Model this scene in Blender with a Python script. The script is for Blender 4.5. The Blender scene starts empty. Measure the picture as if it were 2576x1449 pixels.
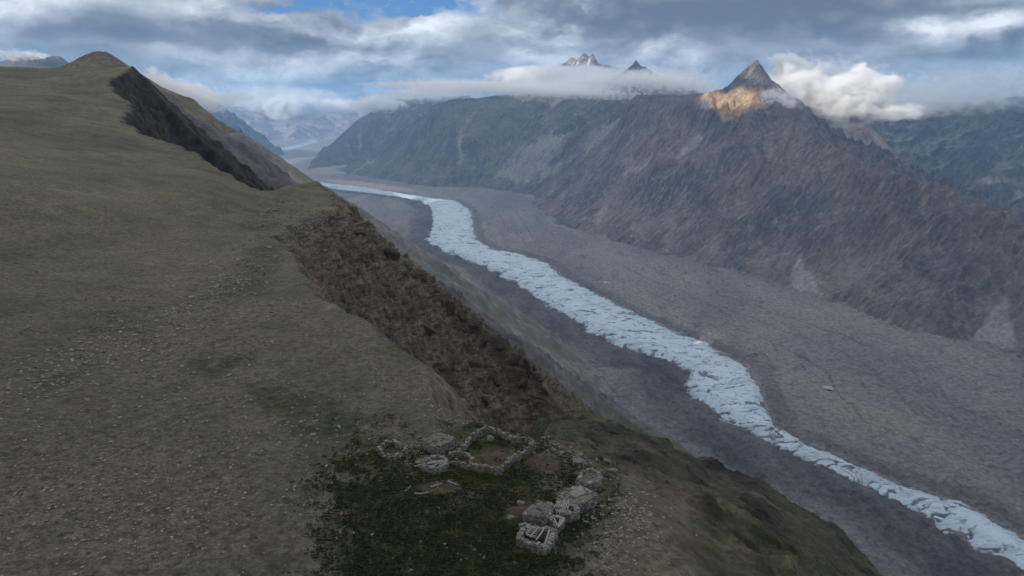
import bpy, math, random, time
import numpy as np
T0 = time.time()
S = bpy.context.scene
C = S.collection
# ------------------------------------------------------------------ camera, light
CAMZ = 1200.0                       # metres above the glacier in the valley
F = 1024*24/36.0                    # focal length in pixels of a 1024-wide frame
PITCH = math.atan((288-115)/F)
cam = bpy.data.cameras.new('camera'); cam.lens = 24; cam.sensor_width = 36
cam.clip_start = 1.0; cam.clip_end = 200000
co = bpy.data.objects.new('camera', cam); C.objects.link(co)
co.location = (0, 0, CAMZ); co.rotation_euler = (math.pi/2-PITCH, 0, 0)
S.camera = co
S.view_settings.view_transform = 'Standard'; S.view_settings.look = 'None'
S.view_settings.exposure = 0.55; S.view_settings.gamma = 1.0
SUN_EL, SUN_AZ = math.radians(24), math.radians(-112)   # azimuth from +Y towards +X: left, a little behind
sunv = np.array([math.sin(SUN_AZ)*math.cos(SUN_EL), math.cos(SUN_AZ)*math.cos(SUN_EL), math.sin(SUN_EL)])
sl = bpy.data.lights.new('sun', 'SUN'); sl.energy = 4.0; sl.angle = math.radians(0.5); sl.color = (1, .91, .78)
so = bpy.data.objects.new('sun', sl); C.objects.link(so)
so.rotation_euler = (math.pi/2-SUN_EL, 0, -SUN_AZ+math.pi)
import mathutils
so.rotation_euler = mathutils.Vector(sunv).to_track_quat('Z', 'Y').to_euler()
cy = S.cycles
cy.use_denoising = True
cy.max_bounces = 8; cy.diffuse_bounces = 2; cy.volume_bounces = 5; cy.transparent_max_bounces = 16
cy.caustics_reflective = False; cy.caustics_refractive = False

# ------------------------------------------------------------------ helpers
K = 1024/2576.0
def direction(u, v):
    x = np.asarray(u, float)*K-512; y = 288-np.asarray(v, float)*K
    return x, F*math.cos(PITCH)+y*math.sin(PITCH), -F*math.sin(PITCH)+y*math.cos(PITCH)
def at_r(u, v, r):
    x, y, z = direction(u, v); h = np.hypot(x, y)
    return np.stack([x/h*r, y/h*r, CAMZ+z/h*r], -1)
def at_z(u, v, z0):
    x, y, z = direction(u, v); t = (z0-CAMZ)/z
    return np.stack([x*t, y*t, np.full_like(t, z0)], -1)
def to_px(X, Y, Z):
    Zr = Z-CAMZ
    d = Y*math.cos(PITCH)-Zr*math.sin(PITCH); up = Y*math.sin(PITCH)+Zr*math.cos(PITCH)
    d = np.maximum(d, .01)
    return (X/d*F+512)/K, (288-up/d*F)/K
def sstep(a, b, x):
    t = np.clip((x-a)/(b-a), 0, 1); return t*t*(3-2*t)
def perlin(x, y, seed=0):
    xi = np.floor(x).astype(np.int64); yi = np.floor(y).astype(np.int64)
    fx = x-xi; fy = y-yi
    ux = fx*fx*fx*(fx*(fx*6-15)+10); uy = fy*fy*fy*(fy*(fy*6-15)+10)
    def g(ix, iy, dx, dy):
        h = (ix*374761393+iy*668265263+seed*1442695) & 0xffffffff
        h = ((h ^ (h >> 13))*1274126177) & 0xffffffff
        h = h ^ (h >> 16)
        a = (h & 4095)
        return COS[a]*dx+SIN[a]*dy
    a = g(xi, yi, fx, fy); b = g(xi+1, yi, fx-1, fy); c = g(xi, yi+1, fx, fy-1); d = g(xi+1, yi+1, fx-1, fy-1)
    a = a+(b-a)*ux; c = c+(d-c)*ux
    return (a+(c-a)*uy)*1.5
_ang = np.arange(4096)/4096*2*np.pi; COS = np.cos(_ang); SIN = np.sin(_ang)
def fbm(x, y, o=5, gain=.5, seed=0, lac=2.03):
    s = 0; a = 1; n = 0
    for i in range(o):
        s = s+a*perlin(x, y, seed+i*17); n += a; a *= gain; x = x*lac+3.1; y = y*lac-1.7
    return s/n*1.4
def ridged(x, y, o=5, gain=.5, seed=0, lac=2.07):
    s = 0; a = 1; n = 0; w = 1
    for i in range(o):
        r = 1-np.abs(perlin(x, y, seed+i*31)*1.5); r = np.clip(r, 0, 1)**2
        s = s+a*r*w; n += a; a *= gain; w = np.clip(r*1.5, 0, 1); x = x*lac+5.3; y = y*lac+2.9
    return s/n
def rbf(pts, vals):
    pts = np.asarray(pts, float); n = len(pts)
    d = np.linalg.norm(pts[:, None]-pts[None], axis=2)
    A = np.zeros((n+3, n+3)); A[:n, :n] = d; A[:n, n] = 1; A[:n, n+1:] = pts; A[n, :n] = 1; A[n+1:, :n] = pts.T
    w = np.linalg.solve(A, np.r_[vals, 0, 0, 0])
    def f(x, y):
        out = w[n]+w[n+1]*x+w[n+2]*y
        for i in range(n):
            out = out+w[i]*np.sqrt((x-pts[i, 0])**2+(y-pts[i, 1])**2+.0015)
        return out
    return f
def seg(px, py, a, b):
    ax, ay = a[0], a[1]; bx, by = b[0]-ax, b[1]-ay
    L = bx*bx+by*by+1e-9
    t = np.clip(((px-ax)*bx+(py-ay)*by)/L, 0, 1)
    return np.hypot(px-ax-t*bx, py-ay-t*by), t
def poly_sd(px, py, poly):          # signed distance, inside negative
    n = len(poly); d = np.full(px.shape, 1e9); ins = np.zeros(px.shape, bool)
    for i in range(n):
        a, b = poly[i], poly[(i+1) % n]
        d = np.minimum(d, seg(px, py, a, b)[0])
        c = ((a[1] > py) != (b[1] > py)) & (px < (b[0]-a[0])*(py-a[1])/(b[1]-a[1]+1e-12)+a[0])
        ins ^= c
    return np.where(ins, -d, d)
def crest_h(px, py, line, slope, k=0, L=60.):
    """roof-like height falling away from a 3D crest polyline"""
    best = np.full(px.shape, -1e9); bd = np.full(px.shape, 1e9)
    for i in range(len(line)-1):
        d, t = seg(px, py, line[i], line[i+1])
        z = line[i][2]+(line[i+1][2]-line[i][2])*t-slope*d-k*(1-np.exp(-d/L))
        best = np.maximum(best, z); bd = np.minimum(bd, d)
    return best, bd
def grid_mesh(name, X, Y, Z, mat, attrs=None, keep=None, smooth=True, parent=None):
    nr, nc = X.shape
    me = bpy.data.meshes.new(name)
    v = np.stack([X, Y, Z], -1).reshape(-1, 3).astype(np.float32)
    i = np.arange(nr*nc).reshape(nr, nc)
    q = np.stack([i[:-1, :-1], i[:-1, 1:], i[1:, 1:], i[1:, :-1]], -1).reshape(-1, 4)
    if keep is not None:
        kq = keep.reshape(-1)[q].any(1); q = q[kq]
        used = np.zeros(len(v), bool); used[q.ravel()] = True
        rm = np.cumsum(used)-1; q = rm[q]; v = v[used]
        if attrs: attrs = {k: np.asarray(a).reshape(-1)[used] for k, a in attrs.items()}
    me.vertices.add(len(v)); me.vertices.foreach_set('co', v.ravel())
    me.loops.add(len(q)*4); me.loops.foreach_set('vertex_index', q.ravel().astype(np.int32))
    me.polygons.add(len(q)); me.polygons.foreach_set('loop_start', (np.arange(len(q))*4).astype(np.int32))
    me.polygons.foreach_set('use_smooth', np.full(len(q), smooth))
    me.update(calc_edges=True)
    for k, a in (attrs or {}).items():
        at = me.attributes.new(k, 'FLOAT', 'POINT'); at.data.foreach_set('value', np.asarray(a).ravel().astype(np.float32))
    me.materials.append(mat)
    o = bpy.data.objects.new(name, me); C.objects.link(o)
    if parent: o.parent = parent
    return o
def structure(o): o['kind'] = 'structure'; return o
def tag(o, label, cat, group=None, kind=None):
    if label: o['label'] = label
    if cat: o['category'] = cat
    if group: o['group'] = group
    if kind: o['kind'] = kind
    return o

class NT:
    """small helper for node trees"""
    def __init__(s, tree): s.t = tree; s.n = tree.nodes; s.l = tree.links
    def node(s, typ, **kw):
        n = s.n.new(typ)
        for k, v in kw.items(): setattr(n, k, v)
        return n
    def put(s, sock, val):
        if isinstance(val, bpy.types.NodeSocket): s.l.new(val, sock)
        elif isinstance(val, (tuple, list)) and len(val) == 3 and sock.type == 'RGBA': sock.default_value = (*val, 1)
        else: sock.default_value = val
    def math(s, op, a, b=0.0, c=0.0, clamp=False):
        n = s.node('ShaderNodeMath', operation=op, use_clamp=clamp)
        s.put(n.inputs[0], a); s.put(n.inputs[1], b); s.put(n.inputs[2], c); return n.outputs[0]
    def vmath(s, op, a, b=(0, 0, 0), out=0):
        n = s.node('ShaderNodeVectorMath', operation=op); s.put(n.inputs[0], a); s.put(n.inputs[1], b); return n.outputs[out]
    def scale(s, vec, k):
        n = s.node('ShaderNodeVectorMath', operation='MULTIPLY'); s.put(n.inputs[0], vec)
        s.put(n.inputs[1], k if isinstance(k, tuple) else (k, k, k)); return n.outputs[0]
    def attr(s, name): return s.node('ShaderNodeAttribute', attribute_name=name).outputs['Fac']
    def obj(s): return s.node('ShaderNodeTexCoord').outputs['Object']
    def noise(s, vec, scale, detail=4, rough=.55, dist=0.0, out='Fac'):
        n = s.node('ShaderNodeTexNoise'); s.put(n.inputs['Vector'], vec)
        n.inputs['Scale'].default_value = scale; n.inputs['Detail'].default_value = detail
        n.inputs['Roughness'].default_value = rough; n.inputs['Distortion'].default_value = dist
        return n.outputs[out]
    def vor(s, vec, scale, feature='F1', out='Distance', rand=1.0):
        n = s.node('ShaderNodeTexVoronoi', feature=feature); s.put(n.inputs['Vector'], vec)
        n.inputs['Scale'].default_value = scale; n.inputs['Randomness'].default_value = rand; return n.outputs[out]
    def rng(s, x, a, b, c=0.0, d=1.0, smooth=True):
        n = s.node('ShaderNodeMapRange', interpolation_type='SMOOTHSTEP' if smooth else 'LINEAR')
        s.put(n.inputs[0], x)
        for i, q in enumerate((a, b, c, d)): s.put(n.inputs[1+i], q)
        return n.outputs[0]
    def mix(s, f, a, b, blend='MIX'):
        n = s.node('ShaderNodeMix', data_type='RGBA', blend_type=blend, clamp_factor=True)
        s.put(n.inputs[0], f); s.put(n.inputs[6], a); s.put(n.inputs[7], b); return n.outputs[2]
    def bump(s, h, strength=.5, dist=1.0, normal=None):
        n = s.node('ShaderNodeBump'); s.put(n.inputs['Height'], h)
        n.inputs['Strength'].default_value = strength; n.inputs['Distance'].default_value = dist
        if normal is not None: s.put(n.inputs['Normal'], normal)
        return n.outputs[0]
def material(name):
    m = bpy.data.materials.new(name); m.use_nodes = True; m.node_tree.nodes.clear()
    return m, NT(m.node_tree)
def finish(t, color, normal=None, rough=.95, spec=.15):
    b = t.node('ShaderNodeBsdfPrincipled'); t.put(b.inputs['Base Color'], color); t.put(b.inputs['Roughness'], rough)
    b.inputs['Specular IOR Level'].default_value = spec
    if normal is not None: t.put(b.inputs['Normal'], normal)
    o = t.node('ShaderNodeOutputMaterial'); t.l.new(b.outputs[0], o.inputs['Surface']); return b

# ------------------------------------------------------------------ sky (world)
def az_el(u, v):
    x, y, z = direction(u, v); return math.degrees(math.atan2(x, y)), math.degrees(math.atan2(z, math.hypot(x, y)))
# cloud masses: pixel centre, half sizes, tilt, brightness added
CLOUDS = [(20, 10, 150, 45, -.25, .5), (300, 75, 380, 45, .06, -.26), (720, 88, 200, 26, .12, -.26), (600, 30, 220, 22, .2, .22), (1010, 70, 170, 45, -.15, .30), (1130, 40, 110, 40, -.3, .3),
          (1330, 60, 130, 40, .2, .16), (1650, 30, 420, 45, 0, -.32), (2080, 40, 300, 55, .05, -.42), (2440, 68, 150, 34, -.12, .62), (2330, 60, 40, 14, 0, .2), (2520, 20, 90, 14, -.2, -.2),
          (2500, 130, 160, 34, 0, -.15), (2200, 95, 130, 18, .1, -.12), (2000, 85, 120, 22, .15, .2), (1700, 138, 95, 22, 0, .36), (1390, 150, 90, 20, -.05, .30), (1310, 140, 50, 12, 0, .18), (1880, 120, 80, 26, 0, .05),
          (920, 152, 170, 16, .05, .14), (660, 168, 170, 26, .05, .20), (500, 130, 260, 16, .05, .16), (900, 110, 220, 14, 0, -.08), (1100, 190, 220, 18, 0, .05), (820, 215, 150, 12, .05, -.14), (1020, 215, 200, 7, .03, -.20),
          (600, 215, 180, 18, 0, .12), (700, 255, 110, 20, 0, .26), (120, 110, 160, 14, 0, .1), (40, 125, 120, 14, 0, -.06), (2040, 220, 90, 60, .3, .42), (2190, 230, 60, 40, 0, .35), (2330, 175, 260, 26, 0, .14), (2320, 250, 300, 18, -.03, .06), (2130, 190, 50, 18, 0, -.1), (1275, 213, 36, 7, 0, -.35), (2110, 205, 34, 10, 0, -.32), (1780, 186, 22, 6, -.3, -.2)]
BLUE = [(1010, -4, 190, 26, .03), (830, 20, 90, 18, .1), (1030, 25, 60, 6, 0), (700, 22, 60, 9, 0)]
def build_world():
    w = bpy.data.worlds.new('World'); S.world = w; w.use_nodes = True
    t = NT(w.node_tree); t.n.clear()
    sky = t.node('ShaderNodeTexSky', sky_type='NISHITA', sun_disc=False, sun_elevation=SUN_EL, sun_rotation=SUN_AZ,
                 altitude=3000)
    skyc = t.scale(sky.outputs[0], .1)
    d = t.node('ShaderNodeTexCoord').outputs['Generated']
    sp = t.node('ShaderNodeSeparateXYZ'); t.put(sp.inputs[0], d)
    el = t.math('MULTIPLY', t.math('ARCSINE', sp.outputs[2]), 57.2958)
    az = t.math('MULTIPLY', t.math('ARCTAN2', sp.outputs[0], sp.outputs[1]), 57.2958)
    cb = t.node('ShaderNodeCombineXYZ'); t.put(cb.inputs[0], az); t.put(cb.inputs[1], el); p0 = cb.outputs[0]
    w1 = t.noise(t.scale(p0, (1, 1.8, 1)), .22, 5, .6, 0, 'Color')
    wv = t.vmath('SUBTRACT', w1, (.5, .5, .5))
    p = t.vmath('ADD', p0, t.scale(wv, (5.5, 2.6, 0)))
    def gauss(u, v, ru, rv, rot):
        ca, ce = az_el(u, v); k = 1/30.0        # about 30 D-pixels per degree
        m = t.node('ShaderNodeMapping', vector_type='TEXTURE')
        m.inputs['Location'].default_value = (ca, ce, 0); m.inputs['Rotation'].default_value = (0, 0, -rot)
        m.inputs['Scale'].default_value = (ru*k, rv*k, 1); t.put(m.inputs[0], p)
        L = t.vmath('LENGTH', m.outputs[0], out=1)
        return t.rng(L, 1.5, .15)
    def total(lst, base=None):
        acc = base
        for c in lst:
            g = gauss(*c[:5])
            if acc is None: acc = g
            else: acc = t.math('MULTIPLY_ADD', g, c[5] if len(c) > 5 else 1.0, acc)
        return acc
    n1 = t.noise(t.scale(p0, (1, 2.6, 1)), .085, 7, .55, .4)
    n2 = t.noise(t.scale(p0, (1, 1.8, 1)), .34, 7, .62, .3)
    br = t.math('ADD', t.math('MULTIPLY_ADD', n1, 1.05, -.085), t.math('MULTIPLY_ADD', n2, .50, -.25))
    br = total(CLOUDS, br)
    # puffs: bright where the cloud thins upwards and to the left, grey underneath
    q1 = t.vmath('ADD', p0, t.scale(wv, (2.2, 1.6, 0)))
    def puff(off): return t.noise(t.scale(t.vmath('ADD', q1, off), (1, 1.9, 1)), .21, 9, .57, .2)
    rel = t.math('SUBTRACT', puff((0, 0, 0)), puff((-.7, .65, 0)))
    mask = t.rng(t.noise(t.scale(p0, (1, 1.6, 1)), .09, 4, .5), .38, .60)
    br = t.math('ADD', br, t.math('MULTIPLY', t.math('MULTIPLY', rel, 1.7), mask))
    r = t.node('ShaderNodeValToRGB'); t.put(r.inputs[0], br); e = r.color_ramp
    e.elements[0].position = .0; e.elements[0].color = (.095, .11, .142, 1)
    e.elements[1].position = 1.0; e.elements[1].color = (.80, .82, .84, 1)
    for pos, c in ((.28, (.172, .188, .222)), (.52, (.335, .358, .395)), (.76, (.53, .56, .60))):
        x = e.elements.new(pos); x.color = (*c, 1)
    blue = t.math('MULTIPLY', t.math('MULTIPLY', total(BLUE), 1.6), t.rng(n2, .70, .45), clamp=True)
    col = t.mix(blue, r.outputs[0], t.mix(.75, skyc, (.03, .15, .40)))
    # overhead: grey overcast that lights the place
    col = t.mix(t.rng(el, 11, 26), col, t.mix(t.rng(n1, .3, .7), (.46, .51, .58), (.70, .74, .80)))
    # thicker, darker cloud behind the camera, thinner and brighter up the valley
    k = t.rng(sp.outputs[1], -.7, .55, .58, 1.22)
    up = t.rng(el, 11, 26)
    kc = t.node('ShaderNodeCombineXYZ'); [t.put(kc.inputs[i], t.math('MULTIPLY_ADD', t.math('SUBTRACT', k, 1.0), up, 1.0)) for i in range(3)]
    col = t.mix(1.0, col, kc.outputs[0], 'MULTIPLY')
    bg = t.node('ShaderNodeBackground'); t.put(bg.inputs[0], col); bg.inputs[1].default_value = 1
    o = t.node('ShaderNodeOutputWorld'); t.l.new(bg.outputs[0], o.inputs[0])
build_world()

# ------------------------------------------------------------------ materials of the terrain
def mat_ridge():
    m, t = material('ridge ground'); p = t.obj()
    fine = t.noise(p, .9, 8, .78); mid = t.noise(p, .11, 7, .68)
    grass = t.mix(t.rng(t.noise(p, .03, 7, .62), .38, .62), (.108, .102, .078), (.083, .086, .058))
    grass = t.mix(t.rng(mid, .45, .65), grass, (.132, .120, .096))
    gravel = t.mix(t.rng(t.noise(p, 2.6, 6, .75), .35, .68), (.060, .055, .046), (.185, .172, .145))
    grass = t.mix(1.0, grass, t.mix(t.rng(t.noise(t.scale(p, (1, .5, 1)), .018, 6, .62), .36, .64), (.72, .74, .74), (1.25, 1.22, 1.14)), 'MULTIPLY')
    col = t.mix(t.attr('gravel'), grass, gravel)
    col = t.mix(t.attr('lush'), col, t.mix(t.noise(p, .7, 6, .7), (.014, .020, .009), (.056, .066, .024)))
    col = t.mix(t.attr('soil'), col, t.mix(t.noise(p, .8, 6, .65), (.060, .042, .030), (.105, .08, .055)))
    col = t.mix(1.0, col, t.mix(t.rng(fine, .30, .70, smooth=False), (.30, .30, .30), (1.72, 1.70, 1.64)), 'MULTIPLY')
    st = t.scale(p, (.05, .05, .35))
    rk = t.mix(t.rng(t.noise(st, 1.4, 8, .72, .8), .32, .68), (.034, .029, .025), (.175, .143, .112))
    rk = t.mix(t.rng(t.noise(p, .03, 6, .65), .56, .74), rk, (.105, .068, .048))
    rk = t.mix(t.rng(t.noise(p, .05, 7, .7), .56, .70), rk, (.058, .060, .032))
    rk = t.mix(1.0, rk, t.mix(t.rng(t.noise(p, .35, 8, .78), .30, .70, smooth=False), (.45, .45, .45), (1.6, 1.58, 1.55)), 'MULTIPLY')
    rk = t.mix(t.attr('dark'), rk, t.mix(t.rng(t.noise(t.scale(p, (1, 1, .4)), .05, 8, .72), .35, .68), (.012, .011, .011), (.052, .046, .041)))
    dark_rk = t.mix(t.rng(t.noise(p, .07, 8, .74), .36, .66), (.013, .014, .012), (.056, .051, .043))
    dark_rk = t.mix(t.rng(t.noise(p, .035, 6, .66), .52, .66), dark_rk, (.028, .038, .014))
    rk = t.mix(t.attr('dark_slope'), rk, dark_rk)  # darker rock with green spots on the slope below the huts
    col = t.mix(t.attr('rock'), col, rk)
    sc = t.mix(t.rng(t.noise(t.scale(p, (1, 1, .3)), .02, 8, .68), .35, .65), (.085, .080, .078), (.185, .172, .16))
    sc = t.mix(t.math('MULTIPLY', t.attr('green'), t.rng(t.noise(p, .006, 6, .6), .42, .60)), sc, (.088, .094, .055))
    sc = t.mix(t.attr('purple'), sc, t.mix(t.rng(t.noise(p, .025, 8, .72), .35, .65), (.060, .054, .060), (.135, .118, .118)))
    col = t.mix(t.attr('scree'), col, sc)
    h = t.math('ADD', t.noise(p, .6, 7, .75), t.math('MULTIPLY', t.noise(p, 3.5, 4, .7), .25))
    finish(t, col, t.bump(h, .8, 1.0)); return m
def mat_mountain(name, a, b, c, scree, gs=1.0, ang=2.05):
    m, t = material(name); p = t.obj()
    vr = t.node('ShaderNodeVectorRotate', rotation_type='Z_AXIS'); t.put(vr.inputs['Vector'], p); vr.inputs['Angle'].default_value = -ang
    wv = t.vmath('SUBTRACT', t.noise(p, .004*gs, 4, .6, 0, 'Color'), (.5, .5, .5))
    st = t.scale(t.vmath('ADD', vr.outputs[0], t.scale(wv, 160/gs)), (1, .10, .3))     # runs down the fall line
    col = t.mix(t.rng(t.noise(p, .0016*gs, 8, .66, .5), .38, .62), a, b)
    col = t.mix(t.rng(t.noise(t.scale(p, (1, 1, .22)), .012*gs, 7, .7), .50, .68), col, c)
    col = t.mix(t.math('MULTIPLY', t.rng(t.noise(st, .026*gs, 6, .68), .54, .70), .45), col, scree)
    col = t.mix(t.math('MULTIPLY', t.rng(t.noise(st, .034*gs, 6, .7), .48, .34), .5), col, tuple(.62*q for q in a))
    col = t.mix(t.attr('scree'), col, scree)
    col = t.mix(t.math('MULTIPLY', t.attr('bare'), .6), col, tuple(.55*q for q in b))
    col = t.mix(t.attr('sunlit_ochre'), col, t.mix(t.rng(t.noise(p, .012, 6, .7), .4, .65), (.44, .30, .17), (.24, .17, .115)))  # sunlit tone of the peak flank put into the rock colour
    col = t.mix(1.0, col, t.mix(t.rng(t.noise(t.scale(p, (1, 1, .5)), .03*gs, 8, .78), .32, .68, smooth=False), (.5, .5, .51), (1.5, 1.49, 1.47)), 'MULTIPLY')
    h = t.math('ADD', t.noise(p, .02*gs, 8, .74), t.math('MULTIPLY', t.noise(st, .034*gs, 6, .7), .45))
    finish(t, col, t.bump(h, 1.0, 40/gs)); return m
MR = mat_ridge()

# ------------------------------------------------------------------ near ridge
def R(lst): return np.array([at_r(*p) for p in lst])
PL = []                             # plateau control points (u, v, r)
for u, v, dz in [(-600, 1449, -33), (0, 1449, -34), (600, 1449, -36), (1100, 1449, -37), (1500, 1449, -38), (1750, 1449, -40),
                 (-300, 1900, -34), (700, 2200, -36), (1600, 2000, -38), (1000, 1290, -37), (1350, 1320, -37.5),
                 (-300, 1100, -35), (0, 1100, -36), (600, 1100, -38), (1000, 1100, -38), (1250, 1150, -38.5), (1480, 1190, -39),
                 (-300, 800, -36), (0, 800, -38), (500, 800, -41), (850, 800, -43), (1050, 905, -42),
                 (0, 600, -38), (350, 600, -42), (680, 600, -45)]:
    x, y, z = direction(u, v); PL.append((u, v, dz/(z/math.hypot(x, y))))
PL += [(0, 450, 330), (300, 450, 380), (500, 450, 400), (650, 490, 420), (720, 499, 408), (790, 509, 394), (850, 518, 380), (0, 330, 520), (300, 330, 600),
       (430, 365, 620), (0, 250, 750), (200, 250, 800), (320, 265, 850), (0, 200, 950), (270, 200, 1000), (0, 167, 1200),
       (-300, 160, 1100), (150, 171, 1250), (230, 176, 1200), (330, 163, 1150)]
PLP = R(PL)
def ar(x, y):
    return np.arctan2(x, np.maximum(y, 1e-6*0+y))*2, np.log(np.maximum(np.hypot(x, y), 5))
_pa, _pr = ar(PLP[:, 0], PLP[:, 1])
plateau_f = rbf(np.stack([_pa, _pr], 1), PLP[:, 2])
def on_plateau(u, v):
    x, y, z = direction(u, v); h = math.hypot(x, y); r = np.geomspace(20, 1400, 4000)
    X, Y, Zr = x/h*r, y/h*r, CAMZ+z/h*r
    a, l = ar(X, Y); g = plateau_f(a, l)
    k = np.argmax(Zr < g) if (Zr < g).any() else len(r)-1
    return np.array([X[k], Y[k], g[k]])
EDGE_PX = [(2000, 1800), (1760, 1449), (1660, 1335), (1560, 1215), (1500, 1172), (1400, 1130), (1300, 1082), (1230, 1072),
           (1120, 1030), (1085, 980), (1050, 905), (960, 845), (875, 797), (800, 740), (745, 665), (695, 600), (725, 568),
           (790, 540)]
EDGE = [on_plateau(*p)[:2] for p in EDGE_PX]+[at_r(850, 518, 380)[:2], at_r(800, 500, 460)[:2]]
EDGE += [at_r(*p)[:2] for p in [(650, 490, 425), (560, 425, 470), (450, 368, 610), (350, 322, 640), (298, 298, 690),
         (328, 266, 850), (285, 232, 920), (268, 202, 1000), (332, 163, 1150)]]
POLY = EDGE+[np.array(p) for p in [(-850, 1350), (-2500, 1900), (-2500, -400), (100, -400)]]
SHC = [(1420, 1090, 110), (1420, 1040, 250), (1500, 1170, 79), (1500, 1100, 140), (1500, 1040, 260), (1600, 1230, 70), (1600, 1150, 120), (1600, 1075, 235),
       (1700, 1290, 65), (1700, 1200, 105), (1700, 1112, 215), (1850, 1400, 60), (1850, 1300, 90), (1850, 1180, 190),
       (1950, 1449, 61), (1950, 1330, 95), (1950, 1228, 180), (2100, 1449, 85), (2100, 1330, 160), (2250, 1449, 150),
       (2400, 1560, 130), (2100, 1700, 50)]
SHP = R(SHC); _a, _r = ar(SHP[:, 0], SHP[:, 1]); shoulder_f = rbf(np.stack([_a, _r], 1), SHP[:, 2])
SHE = R([(1380, 1020, 250), (1420, 1040, 250), (1500, 1040, 260), (1600, 1075, 235), (1700, 1112, 215), (1850, 1180, 190), (1950, 1228, 180),
         (2100, 1330, 160), (2250, 1449, 150), (2400, 1560, 130), (2700, 1800, 100)])
_sa = np.arctan2(SHE[:, 0], SHE[:, 1]); _sr = np.hypot(SHE[:, 0], SHE[:, 1])
RIB1 = R([(850, 518, 380), (920, 588, 386), (1000, 642, 388), (1060, 690, 385), (1122, 738, 380), (1135, 765, 374), (1180, 795, 370),
          (1250, 850, 360), (1340, 908, 345), (1375, 975, 335), (1440, 1060, 310), (1560, 1180, 290)])
RIB2 = R([(332, 163, 1150), (365, 195, 1130), (400, 240, 1090), (480, 328, 1020), (560, 398, 960), (660, 486, 880), (800, 600, 800)])
RIB3 = R([(370, 200, 1980), (410, 245, 1950), (460, 279, 1900), (476, 281, 1900), (510, 317, 1850), (554, 348, 1820), (573, 376, 1800), (604, 401, 1780), (635, 417, 1760), (679, 439, 1720), (726, 460, 1690), (785, 507, 1650), (900, 590, 1600)])
RIB4 = R([(400, 215, 3600), (460, 254, 3500), (485, 267, 3450), (510, 279, 3400), (535, 295, 3350), (573, 314, 3300), (617, 339, 3250), (642, 354, 3200), (676, 385, 3150), (710, 414, 3100), (742, 429, 3060), (773, 454, 3030), (804, 485, 3000), (848, 514, 2960), (930, 580, 2900)])
AX = np.array([math.sin(math.radians(-27)), math.cos(math.radians(-27))]); A0 = np.array([15., 80.])
def across(x, y): return (x-A0[0])*AX[1]-(y-A0[1])*AX[0]       # distance to the valley side of the ridge line
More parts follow.
